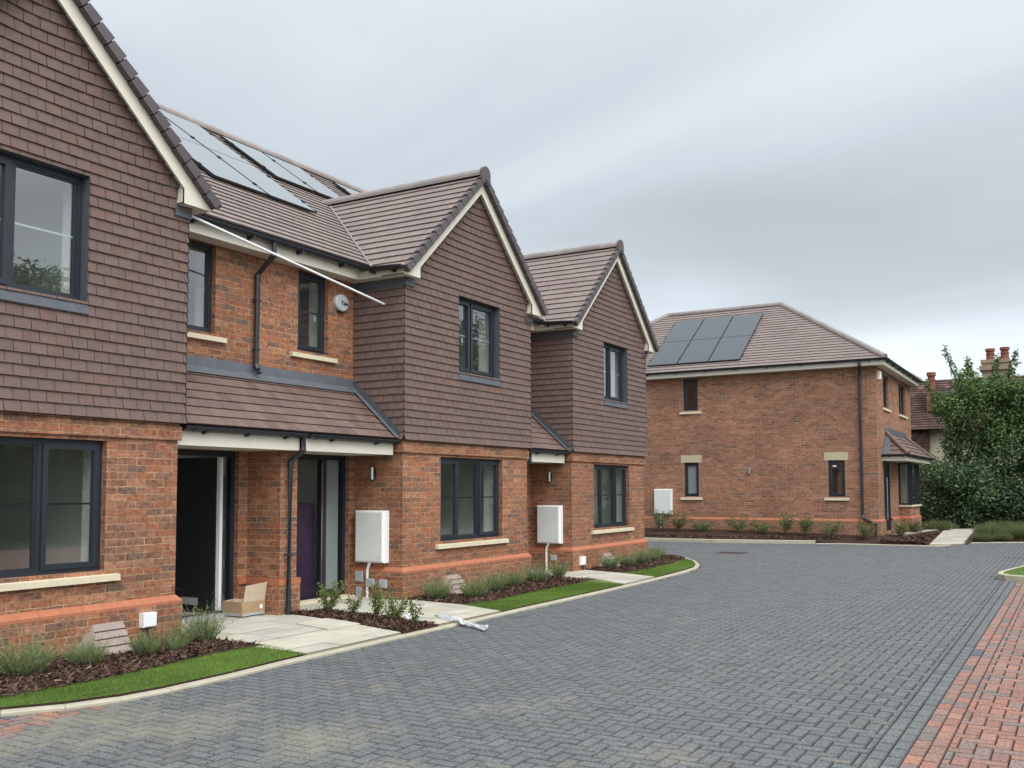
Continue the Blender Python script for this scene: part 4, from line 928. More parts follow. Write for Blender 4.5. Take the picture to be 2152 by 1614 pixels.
def tree(name, label, cat, base, trunk_h, r, blobs, n, size, mat, limbs=7, group=None, sprigs=()):
    t = thing(name, label, cat, base, group); m = MB(); b = Vector(base)
    m.tube([b, b + Vector((.1, .05, trunk_h * .5)), b + Vector((.05, -.1, trunk_h))], r, 8, r1=r * .6)
    tops = [blobs[i % len(blobs)] for i in range(limbs)]
    for q in tops:
        e = Vector(q[:3]) + Vector((rng.normal() * .3, rng.normal() * .3, rng.normal() * .3)); s = b + Vector((0, 0, trunk_h * random.uniform(.45, .95))); mid = (s + e) / 2 + Vector((rng.normal() * .2, rng.normal() * .2, .25)); m.tube([s, mid, e], r * .42, 6, r1=r * .1)
    for s, e in sprigs: m.tube([s, ((Vector(s) + Vector(e)) / 2 + Vector((0, .1, .12))), e], .035, 5, r1=.012)
    m.build('trunk', M['bark'], t)
    c = MB(); leaves(c, blobs, n, size)
    for s, e in sprigs:
        for k in range(7):
            p = Vector(s).lerp(Vector(e), .25 + .125 * k); leaves(c, [(p.x, p.y, p.z, .22 - .016 * k, .22 - .016 * k, .2, 1)], 26, size, shell_=.1)
    c.build('crown', mat, t); return t
def rb(c, n, spread, rad):
    out = []
    for i in range(n):
        p = [c[k] + rng.uniform(-spread[k], spread[k]) for k in range(3)]; q = rad * rng.uniform(.65, 1.2); out.append((*p, q, q, q * .85, q * q))
    return out
G = 'trees and bushes at the end of the yard'
tree('small_tree', 'loose light green tree with a sprig reaching above the cottage roof', 'tree', (38.6, 3.75, .1), 3.2, .12,
     [(38.3, 4.2, 4.7, .55, .5, .5, .4), (38.6, 3.75, 4.5, .75, .7, .75, .8), (38.6, 3.0, 4.0, .95, .8, .95, 1), (38.4, 3.35, 5.45, .5, .5, .55, .4), (38.8, 2.6, 5.0, .8, .7, .7, .8), (38.4, 3.9, 3.3, .5, .4, .6, .4), (38.2, 4.3, 2.0, .6, .5, .6, .5), (38.5, 2.1, 5.2, .7, .7, .5, .6), (38.5, 1.5, 4.7, .7, .7, .7, .7), (38.5, 3.0, 5.0, .6, .6, .5, .5), (38.3, 3.4, 2.7, .8, .85, .8, .7), (38.5, 2.3, 3.6, .8, .8, .9, .8)],
     20000, .085, M['leaflight'], 9, G, [((38.5, 3.6, 5.3), (38.3, 4.05, 6.75)), ((38.5, 3.2, 5.6), (38.4, 3.35, 6.3)), ((38.6, 2.5, 5.3), (38.5, 2.35, 6.3)), ((38.6, 2.0, 5.4), (38.4, 1.75, 6.4)), ((38.4, 4.2, 4.6), (38.2, 4.75, 5.5))])
tree('evergreen_tree', 'dense dark evergreen tree rising at the right edge behind the bushes', 'tree', (40.2, .8, .1), 3.5, .2,
     rb((40.2, .5, 3.8), 15, (.9, 1.2, 1.6), 1.0) + [(39.9, 1.9, 4.3, .8, .7, .9, .8), (39.8, 2.6, 3.6, .8, .6, .9, .7), (40, .7, 5.5, .85, .75, .8, .9), (40.2, -.3, 5.6, 1.0, .8, .9, 1.1), (39.6, 1.4, 4.9, .6, .5, .6, .5)], 34000, .10, M['leafdark'], 9, G)
tree('laurel_bush', 'glossy dark laurel bush beside the paved path, low and broad', 'bush', (37.6, 3.5, .1), 1.6, .08, rb((37.8, 3.2, 1.3), 16, (.7, 1.45, .9), .7) + [(37.3, 2.4, .9, .6, .75, .9, 1), (37.3, 3.3, .8, .6, .8, .8, 1), (37.2, 1.8, 1.0, .6, .7, 1.0, 1), (37.9, 4.3, 1.0, .7, .6, .9, .7), (38, 4.7, 2.0, .6, .5, .9, .5)], 26000, .085, M['leafdark'], 8, G)
tree('laurel_bush', 'glossy dark laurel bush at the right edge of the photo, behind the heathers', 'bush', (37.8, 1.0, .1), 1.6, .08, rb((38.0, .8, 1.6), 18, (.7, 1.5, 1.4), .8), 26000, .085, M['leafdark'], 8, G)
# trees on the other side of the yard, seen in the upstairs glass
G2 = 'trees across the yard'
tree('garden_tree', 'tall tree across the yard, mirrored in the left upstairs window', 'tree', (18.5, -14, 0), 4, .25, rb((18.5, -14, 6.3), 18, (2.0, 2.0, 2.6), 1.5), 24000, .15, M['leafdark'], 9, G2)
tree('garden_tree', 'tall tree across the yard, mirrored in the middle upstairs window', 'tree', (38.5, -8.5, 0), 4, .25, rb((38.5, -8.5, 6.0), 18, (2.2, 2.2, 2.8), 1.6), 24000, .15, M['leafdark'], 9, G2)
t = thing('garden_hedge', 'long dark hedge across the yard opposite the terrace', 'hedge', (20, -12.5, 0)); c = MB()
leaves(c, [(x, -12.5 + rng.uniform(-.3, .3), 1.9, 1.3, .9, 1.9 * rng.uniform(.85, 1.1), 1) for x in np.arange(2, 56, 1.3)], 46000, .17, shell_=.3); c.box(2, 56, -12.9, -12.2, 0, 3.0, (.3, .3, .3)); c.build('foliage', M['leafdark'], t)

def lavender(name, n, h, spread, mat, heads=True, seed=0):
    g = np.random.default_rng(seed); mb = MB(); V = []; C = []; HV = []; HC_ = []
    for i in range(n):
        an = g.uniform(0, 2 * math.pi); rr = spread * math.sqrt(g.uniform(0, 1)); lean = .2 + .8 * rr / spread
        b = np.array([math.cos(an) * rr * .5, math.sin(an) * rr * .5, 0]); flower = heads and g.random() < .22
        L = h * g.uniform(.35, .8) * (1 - .25 * (rr / spread) ** 2) * (1.45 if flower else 1)
        d = np.array([math.cos(an + g.normal() * .7) * lean * .7, math.sin(an + g.normal() * .7) * lean * .7, 1.0]); d /= np.linalg.norm(d)
        bend = g.normal(size=3) * .16; bend[2] = -abs(bend[2])
        pts = [b + d * L * q + bend * L * q * q for q in (0, .35, .7, 1.0)]
        side = np.cross(d, g.normal(size=3)); side /= np.linalg.norm(side); wd = (.0014 if flower else .0022) * g.uniform(.7, 1.4)
        k = g.uniform(.5, 1.35); c = np.array([k * g.uniform(.9, 1.15), k, k * g.uniform(.75, 1.1)])
        if flower: c = c * np.array([1.1, .95, .8])
        for q in range(3):
            w0, w1 = wd * (1 - .2 * q), wd * (.8 - .2 * q); V += [pts[q] - side * w0, pts[q] + side * w0, pts[q + 1] + side * w1, pts[q + 1] - side * w1]; C += [c * (.7 + .15 * q)]
        for q in range(10 if not flower else 4):                       # narrow leaves along the stem
            s = g.uniform(.1, 1.0 if not flower else .5); p = b + d * L * s + bend * L * s * s; e = g.normal(size=3); e /= np.linalg.norm(e); e = e * .6 + d * .6; l = .034 * g.uniform(.6, 1.3); s2 = np.cross(e, g.normal(size=3)); s2 /= np.linalg.norm(s2)
            V += [p, p + e * l * .5 + s2 * .0022, p + e * l, p + e * l * .5 - s2 * .0022]; C += [c * g.uniform(.7, 1.3)]
        if flower and g.random() < .4:
            top = pts[3]
            for j in range(2):
                s2 = side if j else np.cross(side, d); HV += [top - s2 * .004, top - d * .012, top + s2 * .004, top + d * .016]; k = g.uniform(.6, 1.4); HC_ += [np.array([.5, .38, .42]) * k * .5]
    mb.bulk(np.array(V), 4, np.array(C))
    if HV: mb.bulk(np.array(HV), 4, np.array(HC_))
    return mb
# prototypes are themselves the first of their kind in the beds
protos = []
for s_, (n_, h_, sp_) in enumerate(((480, .48, .27), (330, .44, .22), (210, .42, .15))):
    mb = lavender('lavender', n_, h_, sp_, M['lav'], True, s_ + 3); protos.append(mb)
def place(proto, mat, name, cat, group, items):
    objs = {}
    for (x, y, z, k, s, rz, label) in items:
        if k not in objs:
            o = protos_l[proto][k].build(name, mat); objs[k] = o
        else: o = objs[k].copy(); COL.objects.link(o)
        o.location = (x, y, z); o.rotation_euler = (0, 0, rz); o.scale = (s, s, s); tag(o, label, cat, group)
protos_l = {'lav': protos}
place('lav', M['lav'], 'lavender', 'lavender', 'lavender clumps along the terrace', [
    (4.96, 7.78, .06, 0, 1.05, .3, 'biggest lavender clump at the left edge under the left house window'),
    (5.52, 7.72, .06, 0, .78, 1.4, 'lavender clump just left of the first pink duct cover'),
    (6.16, 7.72, .06, 1, .82, 2.2, 'lavender clump in front of the first pink duct cover'),
    (6.42, 7.62, .06, 2, .65, .9, 'low small lavender clump right of the first pink duct cover'),
    (6.72, 7.86, .06, 2, .9, 4.1, 'lavender clump below the white utility box near the bay corner'),
    (7.02, 7.90, .06, 2, 1.3, 5.0, 'tall thin lavender at the edge of the paving by the open door'),
    (11.35, 8.0, .06, 0, .95, .5, 'lavender clump at the left corner of the middle bay'),
    (11.75, 7.62, .06, 0, .9, 1.9, 'lavender clump nearest the middle path, just right of the pink duct cover'),
    (12.55, 7.80, .06, 1, 1.1, 2.9, 'lavender clump under the left end of the middle bay window sill'),
    (13.35, 7.92, .06, 0, .9, 3.7, 'lavender clump under the right end of the middle bay window sill'),
    (14.15, 7.90, .06, 1, 1.15, 4.4, 'lavender clump at the right corner of the middle bay'),
    (15.1, 8.0, .06, 2, 1.15, 5.5, 'lone small lavender beside the end house porch path'),
    (17.25, 8.0, .06, 1, 1.0, .2, 'lavender clump by the white utility box of the end house'),
    (17.95, 7.95, .06, 0, .85, 1.1, 'lavender clump right of the last pink duct cover'),
    (18.75, 7.95, .06, 1, 1.1, 2.5, 'lavender clump below the end bay window'),
    (19.5, 8.05, .06, 0, .9, 3.3, 'lavender clump at the far corner of the end bay'),
    (20.35, 8.25, .06, 0, .85, 4.0, 'lavender clump past the end wall, nearest the curved kerb')])

def shrub(seed, n, h, w, twigs=12):
    st = np.random.default_rng(seed); tw = MB(); lv = MB(); V = []; C = []
    for i in range(twigs):
        an = st.uniform(0, 2 * math.pi); e = np.array([math.cos(an) * w * st.uniform(.3, 1), math.sin(an) * w * st.uniform(.3, 1), h * st.uniform(.55, 1.05)])
        tw.tube([(0, 0, 0), tuple(e * .5 + np.array([0, 0, h * .08])), tuple(e)], .004, 4, r1=.0015)
        for k in range(n // twigs):
            s = st.uniform(.2, 1.05); p = e * s + st.normal(size=3) * (.022 if n < 1500 else .05); nn = st.normal(size=3) + np.array([0, 0, .8]); nn /= np.linalg.norm(nn); a = np.cross(nn, st.normal(size=3)); a /= np.linalg.norm(a); b = np.cross(nn, a); l = (.030 if n < 1500 else .036) * st.uniform(.6, 1.25)
            V += [p - a * l * .6, p + b * l * .32, p + a * l * .6, p - b * l * .32]; k2 = st.uniform(.6, 1.3); C += [np.array([1, 1, 1]) * k2 * (np.array([1.9, 1.35, 1.2]) if st.random() < .22 else np.array([.62, .8, .8]) if st.random() < .5 else 1)]
    lv.bulk(np.array(V), 4, np.array(C)); return tw, lv
def put_shrub(x, y, z, seed, n, h, w, label, mat='shrub', group='young shrubs in the strip between the paths', name='shrub', cat='shrub'):
    t = thing(name, label, cat, (0, 0, 0), group); tw, lv = shrub(seed, n, h, w); tw.build('stems', M['stem'], t); lv.build('leaves', M[mat], t); t.location = (x, y, z); return t
put_shrub(9.33, 8.25, .06, 1, 900, .36, .20, 'roundest young shrub, closest to the porch downpipe')
put_shrub(9.33, 7.85, .06, 2, 380, .27, .16, 'sparse young shrub second from the porch downpipe')
put_shrub(9.28, 7.42, .06, 3, 520, .38, .12, 'upright yellow tipped shrub in the middle of the strip')
put_shrub(9.14, 7.05, .06, 4, 700, .30, .20, 'bushy green shrub between the yellow tipped one and the road end')
put_shrub(9.08, 6.72, .06, 5, 260, .30, .13, 'thin straggly shrub at the road end of the strip')
far = [(29.1, 11.7, .30, .6, .38, 'dark bush left of the meter box conduit on the detached house'), (29.15, 11.1, .30, .5, .32, 'dark bush right of the meter box conduit on the detached house'), (29.3, 10.45, .26, .30, .42, 'low bush below the narrow obscured window of the detached house'),
       (29.25, 9.15, .28, .42, .55, 'wide bush left of centre along the detached house wall'), (29.35, 8.45, .26, .26, .45, 'low bush at the centre of the detached house wall'), (29.2, 7.7, .28, .52, .26, 'upright bush right of centre along the detached house wall'),
       (29.25, 7.1, .28, .40, .20, 'slim upright bush below the right lower window of the detached house'), (29.1, 6.3, .24, .34, .50, 'bush left of the downpipe foot of the detached house'), (29.2, 5.35, .2, .4, .35, 'bush right of the downpipe foot of the detached house'), (30.4, 4.6, .16, .42, .22, 'green bush by the front door of the detached house'), (32.6, 4.5, .16, .34, .22, 'small round bush at the left foot of the bay window')]
for i, (x, y, z, h_, w_, lab) in enumerate(far): put_shrub(x, y, z, 30 + i, 1500, h_ * 1.1, w_ * 1.15, lab, 'heather', 'bushes along the detached house', 'wall_bush', 'bush')
lv2 = [lavender('lavender', 1300, .62, .5, M['heather'], False, 50), lavender('lavender', 1200, .55, .55, M['heather'], False, 51)]
protos_l['far'] = lv2
place('far', M['heather'], 'heather', 'heather', 'heathers round the front path', [(35.2, 4.1, .12, 0, 1.15, 0, 'tall grassy clump at the foot of the bay window'), (36.0, 3.9, .12, 1, .9, 2, 'low grassy clump behind the tall one, near the dark bushes'),
    (32.2, 2.35, .12, 0, 1.1, .4, 'grassy clump right of the detached house path, nearest the road'), (33.3, 2.35, .12, 1, 1.2, 1, 'grassy clump right of the detached house path, further back'), (32.4, 1.5, .12, 1, 1.2, 2.4, 'grassy clump at the right edge beside the road'), (31.3, 2.45, .05, 1, .75, 2.2, 'low straggly clump at the corner of the path and the road'), (31.75, 1.95, .04, 0, .7, 1.2, 'low straggly clump at the road edge right of the path corner'), (33.6, 1.4, .12, 0, 1.2, 3, 'grassy clump at the right edge in the second row'), (35, 2.2, .12, 0, 1.2, 4, 'grassy clump at the back of the right hand bed before the laurels'), (35, 1.2, .12, 1, 1.3, 5, 'grassy clump at the back of the bed, right edge')])

# ------------------------------------------------------------------ ground
m = MB(); m.add([(-250, -250, -.06), (300, -250, -.06), (300, 250, -.06), (-250, 250, -.06)], [(0, 1, 2, 3)]); tag(m.build('ground', M['ground']), kind='structure')
def sheet(name, poly, z0, z1, mat, col=(1, 1, 1), side=None):
    m = MB(); k = len(poly); m.add([(*p, z1) for p in poly], [tuple(range(k))], col)
    m.add([(*p, z0) for p in poly] + [(*p, z1 - .001) for p in poly], [(i, (i + 1) % k, k + (i + 1) % k, k + i) for i in range(k)], col, 1 if side else 0)
    return tag(m.build(name, [mat, side] if side else mat), kind='structure')

def inpoly(P, poly):
    x, y = P[:, 0], P[:, 1]; ins = np.zeros(len(P), bool); j = len(poly) - 1
    for i in range(len(poly)):
        xi, yi = poly[i]; xj, yj = poly[j]
        c = ((yi > y) != (yj > y)) & (x < (xj - xi) * (y - yi) / (yj - yi + 1e-12) + xi); ins ^= c; j = i
    return ins
def pavers(name, region, holes, mat, colf, edge_rows=(), g=.0031, ch=.0085):
    """block paving laid in ninety degree herringbone, every block a chamfered top"""
    w = .1; xs = [p[0] for p in region]; ys = [p[1] for p in region]; x0, x1, y0, y1 = min(xs), max(xs), min(ys), max(ys)
    I, J = np.meshgrid(np.arange(int(x0 / w) - 3, int(x1 / w) + 3), np.arange(int(y0 / w) - 3, int(y1 / w) + 3), indexing='ij')
    k = np.mod(I - J, 4)
    A = np.stack([I[k == 0] * w, J[k == 0] * w, np.full((k == 0).sum(), 2 * w), np.full((k == 0).sum(), w)], 1)
    Bm = (k == 3); B = np.stack([I[Bm] * w, J[Bm] * w, np.full(Bm.sum(), w), np.full(Bm.sum(), 2 * w)], 1)
    Q = np.concatenate([A, B]); C = Q[:, :2] + Q[:, 2:] / 2
    ok = inpoly(C, region)
    for h in holes: ok &= ~inpoly(C, h)
    for (ya, yb, xa, xb) in edge_rows:                                   # straight border courses replace the herringbone
        ok &= ~((Q[:, 1] >= ya - .02) & (Q[:, 1] + Q[:, 3] <= yb + .02) & (C[:, 0] > xa) & (C[:, 0] < xb))
    Q = Q[ok]
    for (ya, yb, xa, xb) in edge_rows:                                   # blocks cut against the border
        cx_ = Q[:, 0] + Q[:, 2] / 2; inx = (cx_ > xa) & (cx_ < xb); lo, hi = Q[:, 1].copy(), Q[:, 1] + Q[:, 3]
        a = inx & (lo < ya) & (hi > ya); hi[a] = ya; b = inx & (lo < yb) & (hi > yb) & ~a; lo[b] = yb
        Q[:, 1] = lo; Q[:, 3] = hi - lo; Q = Q[Q[:, 3] > .02]; C = Q[:, :2] + Q[:, 2:] / 2; ok = inpoly(C, region)
        for h in holes: ok &= ~inpoly(C, h)
        Q = Q[ok]
    ex = []
    for (ya, yb, xa, xb) in edge_rows:
        for r in range(int(round((yb - ya) / w))):
            for x in np.arange(xa + (.1 if r % 2 else 0), xb, .2): ex.append((x, ya + r * w, .2, w))
    if ex: Q = np.concatenate([Q, np.array(ex)])
    n = len(Q)
    z = rng.normal(0, .0011, n); tx = rng.normal(0, .0006, (n, 4))
    X0, Y0, X1, Y1 = Q[:, 0] + g, Q[:, 1] + g, Q[:, 0] + Q[:, 2] - g, Q[:, 1] + Q[:, 3] - g
    def ring(d, dz, jit_): return [np.stack([a, b, z + dz + (tx[:, i] if jit_ else 0)], 1) for i, (a, b) in enumerate(((X0 + d, Y0 + d), (X1 - d, Y0 + d), (X1 - d, Y1 - d), (X0 + d, Y1 - d)))]
    T = ring(ch, 0, True); Bt = ring(0, -.0085, False); cols = colf(Q)
    mb = MB(); mb.bulk(np.stack(T, 1).reshape(-1, 3), 4, cols)
    for i in range(4):
        j = (i + 1) % 4; mb.bulk(np.stack([Bt[i], Bt[j], T[j], T[i]], 1).reshape(-1, 3), 4, cols * .62)
    xs_, ys_ = (x0, x1), (y0, y1); kk = len(region)
    mb.add([(*p, -.0105) for p in region], [tuple(range(kk))], (.03, .028, .025), 1)
    return tag(mb.build(name, [mat, M['joint']]), kind='structure')
def grey_cols(Q):
    n = len(Q); k = rng.normal(1, .055, n); base = np.array([.121, .125, .125]); c = base[None] * k[:, None]
    warm = rng.random(n) < .03; c[warm] *= np.array([1.12, 1.02, .92]); cool = rng.random(n) < .05; c[cool] *= np.array([.86, .89, .92]); return c
def red_cols(Q):
    n = len(Q); pal = np.array([[.27, .14, .105], [.24, .135, .108], [.205, .142, .122], [.29, .14, .10], [.175, .142, .126], [.25, .15, .118]]); i = rng.choice(6, n, p=[.28, .24, .16, .1, .1, .12])
    c = pal[i] * rng.normal(1, .07, n)[:, None]; d = rng.random(n) < .012; c[d] = [.09, .10, .11]; return c
road_poly = [(-4, -8), (18.5, -8), (18.5, -5), (32.5, -5), (32.0, 1.2), (30.9, 2.6), (28.62, 3.4), (28.55, 6.3), (27.6, 9.4), (27.5, 16), (20.2, 16), (20.2, 9), (22.0, 8.5), (20.4, 7.35), (18.9, 6.7), (17.5, 6.5), (-4, 6.5)]
red_R = [(-4, -8), (18.62, -8), (18.62, .95), (-4, .95)]; red_L = [(-4, 5.0), (3.3, 6.02), (4.75, 6.38), (4.75, 6.9), (-4, 7.6)]
pavers('road', road_poly, [red_R, red_L], M['paver'], grey_cols, [(.95, 1.15, -4, 18.6)])
pavers('red_block_drive', red_R, [], M['paver_red'], red_cols, [(.75, .95, -4, 18.5)], .002, .0065)
pavers('red_block_patch', red_L, [], M['paver_red'], red_cols)

# edging kerb along the terrace
outer = [(3.3, 7.3), (3.75, 6.95), (4.13, 6.72), (4.48, 6.49), (4.86, 6.36), (5.29, 6.31), (5.9, 6.31), (6.6, 6.36), (8, 6.38), (10, 6.39), (14, 6.42), (16.2, 6.48), (17.6, 6.55), (18.6, 6.68), (19.4, 6.92), (20.2, 7.28), (20.95, 7.74), (21.4, 8.15), (21.55, 8.6), (21.4, 9.2), (21.0, 9.9), (21.0, 14)]
def kerb_run(name, pts, width, z1, parent=None, left=True, piece=.91, gap=.004, mat='kerb', ch=.012):
    mb = MB(); P = [Vector((*p, 0)) for p in pts]; nor = []
    for i in range(len(P)):
        d = (P[min(i + 1, len(P) - 1)] - P[max(i - 1, 0)]).normalized(); nor.append(Vector((-d.y, d.x, 0)) * (1 if left else -1))
    dist = 0
    for i in range(len(P) - 1):
        a, b, na, nb = P[i], P[i + 1], nor[i], nor[i + 1]; L = (b - a).length; k = max(1, round(L / piece))
        for j in range(k):
            s0 = j / k + gap / L / 2; s1 = (j + 1) / k - gap / L / 2
            q0, q1, m0, m1 = a.lerp(b, s0), a.lerp(b, s1), na.lerp(nb, s0), na.lerp(nb, s1); up = Vector((0, 0, z1 + random.uniform(-.002, .002)))
            dn = Vector((0, 0, -.05)); c = Vector((0, 0, -ch))
            vs = [q0 + dn, q1 + dn, q1 + up + c, q0 + up + c, q0 + m0 * ch + up, q1 + m1 * ch + up, q0 + m0 * width + up, q1 + m1 * width + up, q0 + m0 * width + dn, q1 + m1 * width + dn]
            if not left: mb.add(vs, [(0, 3, 2, 1), (3, 4, 5, 2), (4, 6, 7, 5), (6, 8, 9, 7), (0, 8, 6, 4, 3), (1, 2, 5, 7, 9)])
            else: mb.add(vs, [(0, 1, 2, 3), (3, 2, 5, 4), (4, 5, 7, 6), (6, 7, 9, 8), (0, 3, 4, 6, 8), (1, 9, 7, 5, 2)])
    return tag(mb.build(name, M[mat]), kind='structure')
kerb_run('kerb', outer, .085, .028)
kerb_run('kerb', [(27.5, 16), (27.55, 11.5), (27.6, 9.4), (28.35, 6.6)][::-1], .13, .10, left=False)
kerb_run('kerb', [(28.35, 6.58), (28.6, 6.0), (28.62, 3.4), (30.9, 2.6), (32.0, 1.2), (32.5, -4)], .09, .025)
isl = [(18.62, .9), (18.66, 1.1), (18.85, 1.25), (19.3, 1.28), (20.0, 1.18), (21.4, .92), (23, .3), (24, -1), (24, -5), (18.62, -5)]
ki = kerb_run('kerb', [(18.62, -5), (18.62, .85), (18.7, 1.13), (18.95, 1.27), (19.4, 1.27), (20.2, 1.14), (21.5, .9), (23, .3), (24, -1.5)], .13, .105, left=False)
sheet('island_turf', [(18.7, -5), (18.7, .8), (18.8, 1.05), (19.0, 1.18), (19.4, 1.18), (20.2, 1.05), (21.4, .8), (22.9, .2), (23.9, -1.5), (23.9, -5)], -.02, .108, M['turf'])
gd = MB(); gd.box(18.605, 18.62, -2, .62, .002, .085, (1, 1, 1)); tag(gd.build('drain_channel', M['pipe']), 'black slotted drain outlet set in the island kerb', 'drain')
dc = MB(); dc.box(24.9, 25.05, -3.0, 1.54, -.02, .006)
for k in range(40): dc.box(24.915, 25.035, -2.9 + k * .11, -2.86 + k * .11, .006, .009)
tag(dc.build('drain_channel', M['membrane']), 'long grey channel drain across the blocks beyond the island', 'drain')
mh = thing('manhole_cover', 'rusty square manhole cover set in the grey blocks near the detached house', 'manhole cover', (23.5, 7.55, 0)); b = MB(); b.box(23.15, 23.85, 7.2, 7.9, -.03, .004); b.build('frame', M['tin'], mh)
b = MB()
for i in range(6):
    for j in range(6): b.box(23.22 + i * .1, 23.29 + i * .1, 7.27 + j * .1, 7.34 + j * .1, .004, .009)
b.build('lid', M['tin'], mh)

# paths of pale slabs
def slabs(name, poly, z, sizes=(.6, .45)):
    pts = sorted(poly)                                                   # convex outline; beds and turf overlap its edges
    def half(ps):
        h = []
        for p in ps:
            while len(h) > 1 and (h[-1][0] - h[-2][0]) * (p[1] - h[-2][1]) - (h[-1][1] - h[-2][1]) * (p[0] - h[-2][0]) <= 0: h.pop()
            h.append(p)
        return h
    poly = half(pts)[:-1] + half(pts[::-1])[:-1]
    mb = MB(); xs = [p[0] for p in poly]; ys = [p[1] for p in poly]; y = min(ys)
    mb.add([(*p, -.02) for p in poly] + [(*p, z - .006) for p in poly], [tuple(range(len(poly), 2 * len(poly)))] + [(i, (i + 1) % len(poly), len(poly) + (i + 1) % len(poly), len(poly) + i) for i in range(len(poly))], (.55, .5, .42))
    while y < max(ys):
        h = random.choice((.30, .45, .60)); x = min(xs) - random.uniform(0, .6)
        while x < max(xs):
            w = random.choice((.45, .6, .9)); k = random.uniform(.88, 1.10); c = (k * random.uniform(.98, 1.03), k, k * random.uniform(.93, 1.03))
            pl = clip([(x + .004, y + .004), (x + w - .004, y + .004), (x + w - .004, y + h - .004), (x + .004, y + h - .004)], poly)
            if len(pl) >= 3: dz = random.uniform(-.0015, .0015); mb.add([(*p, z + dz) for p in pl], [tuple(range(len(pl)))], c)
            x += w
        y += h
    return tag(mb.build(name, M['slab']), kind='structure')
slabs('path', [(6.98, 6.44), (8.49, 6.46), (8.80, 7.4), (9.02, 8.30), (9.22, 9.25), (7.10, 9.25), (7.10, 8.0), (7.20, 7.2)], .05)
slabs('path', [(9.22, 6.46), (10.60, 6.46), (10.93, 7.3), (11.05, 8.35), (11.02, 9.25), (9.24, 9.25), (9.60, 8.5), (9.44, 7.2)], .05)
slabs('path', [(14.62, 6.52), (16.0, 6.55), (16.45, 7.4), (16.75, 8.3), (16.34, 9.25), (14.72, 9.25), (14.95, 7.55), (15.1, 7.2)], .05)
def slope_path(A, B, C, D, nu, nv):
    mb = MB(); A, B, C, D = map(Vector, (A, B, C, D))
    def P(u, v, dz=0): return (A.lerp(B, u)).lerp(D.lerp(C, u), v) + Vector((0, 0, dz))
    mb.add([P(0, 0, -.004), P(1, 0, -.004), P(1, 1, -.004), P(0, 1, -.004)] + [P(0, 0, -.1), P(1, 0, -.1), P(1, 1, -.1), P(0, 1, -.1)], [(0, 1, 2, 3), (0, 4, 5, 1), (1, 5, 6, 2), (2, 6, 7, 3), (3, 7, 4, 0)], (.55, .5, .42))
    for j in range(nv):
        for i in range(nu):
            k = random.uniform(.8, 1.0); o = .5 / nu if j % 2 else 0
            u0, u1 = max(0, min(1, i / nu - o)) + .006, min(1, (i + 1) / nu - o) - .006
            if i == nu - 1: u1 = .994
            if u1 - u0 > .03: mb.add([P(u0, (j + .02) / nv), P(u1, (j + .02) / nv), P(u1, (j + .98) / nv), P(u0, (j + .98) / nv)], [(0, 1, 2, 3)], (k, k * .99, k * .96))
    return tag(mb.build('path', M['slab']), kind='structure')
slope_path((28.9, 3.62, .04), (29.74, 2.84, .04), (36.4, 3.05, .215), (35.7, 3.95, .215), 2, 9)
slope_path((31.1, 4.5, .215), (35.6, 3.97, .215), (35.6, 4.32, .215), (31.1, 4.95, .215), 8, 1)
sl = MB(); fs_ = [(8.40, 7.93), (8.22, 7.27), (8.76, 7.25), (8.94, 7.91)]
sl.add([(*p, .051) for p in fs_] + [(*p, .062) for p in fs_], [(4, 5, 6, 7), (0, 1, 5, 4), (1, 2, 6, 5), (2, 3, 7, 6), (3, 0, 4, 7)], (1.1, 1.09, 1.05)); tag(sl.build('loose_slab', M['slab']), 'square paler slab standing slightly proud of the left house path', 'paving slab')
st = MB(); st.box(7.25, 8.75, 9.16, 9.36, .05, .085); st.build('door_step', M['boxgrey'], hA)
st = MB(); st.box(9.42, 10.90, 9.14, 9.36, .05, .085); st.build('door_step', M['stone'], hB)

# planting beds, chips and lawns
def chips(name, poly, n, z, size=.03):
    xs = [p[0] for p in poly]; ys = [p[1] for p in poly]; P = np.stack([rng.uniform(min(xs), max(xs), n), rng.uniform(min(ys), max(ys), n)], 1); P = P[inpoly(P, poly)]; n = len(P)
    nr = rng.normal(size=(n, 3)) * .5 + np.array([0, 0, 1]); nr /= np.linalg.norm(nr, axis=1)[:, None]; a = np.cross(nr, rng.normal(size=(n, 3))); a /= np.linalg.norm(a, axis=1)[:, None]; b = np.cross(nr, a)
    l = (size * rng.uniform(.4, 1.6, n))[:, None]; w = (size * rng.uniform(.15, .4, n))[:, None]; C = np.concatenate([P, (z + rng.uniform(0, .022, n))[:, None]], 1)
    V = np.stack([C - a * l - b * w, C + a * l - b * w * .6, C + a * l * .8 + b * w, C - a * l + b * w * .8], 1).reshape(-1, 3)
    k = rng.uniform(.35, 1.35, n)[:, None] * np.ones((1, 3)); pale = rng.random(n) < .07; k[pale] = k[pale] * np.array([2.3, 2.6, 2.6]); mb = MB(); mb.bulk(V, 4, k); return tag(mb.build(name, M['chip']), kind='stuff')
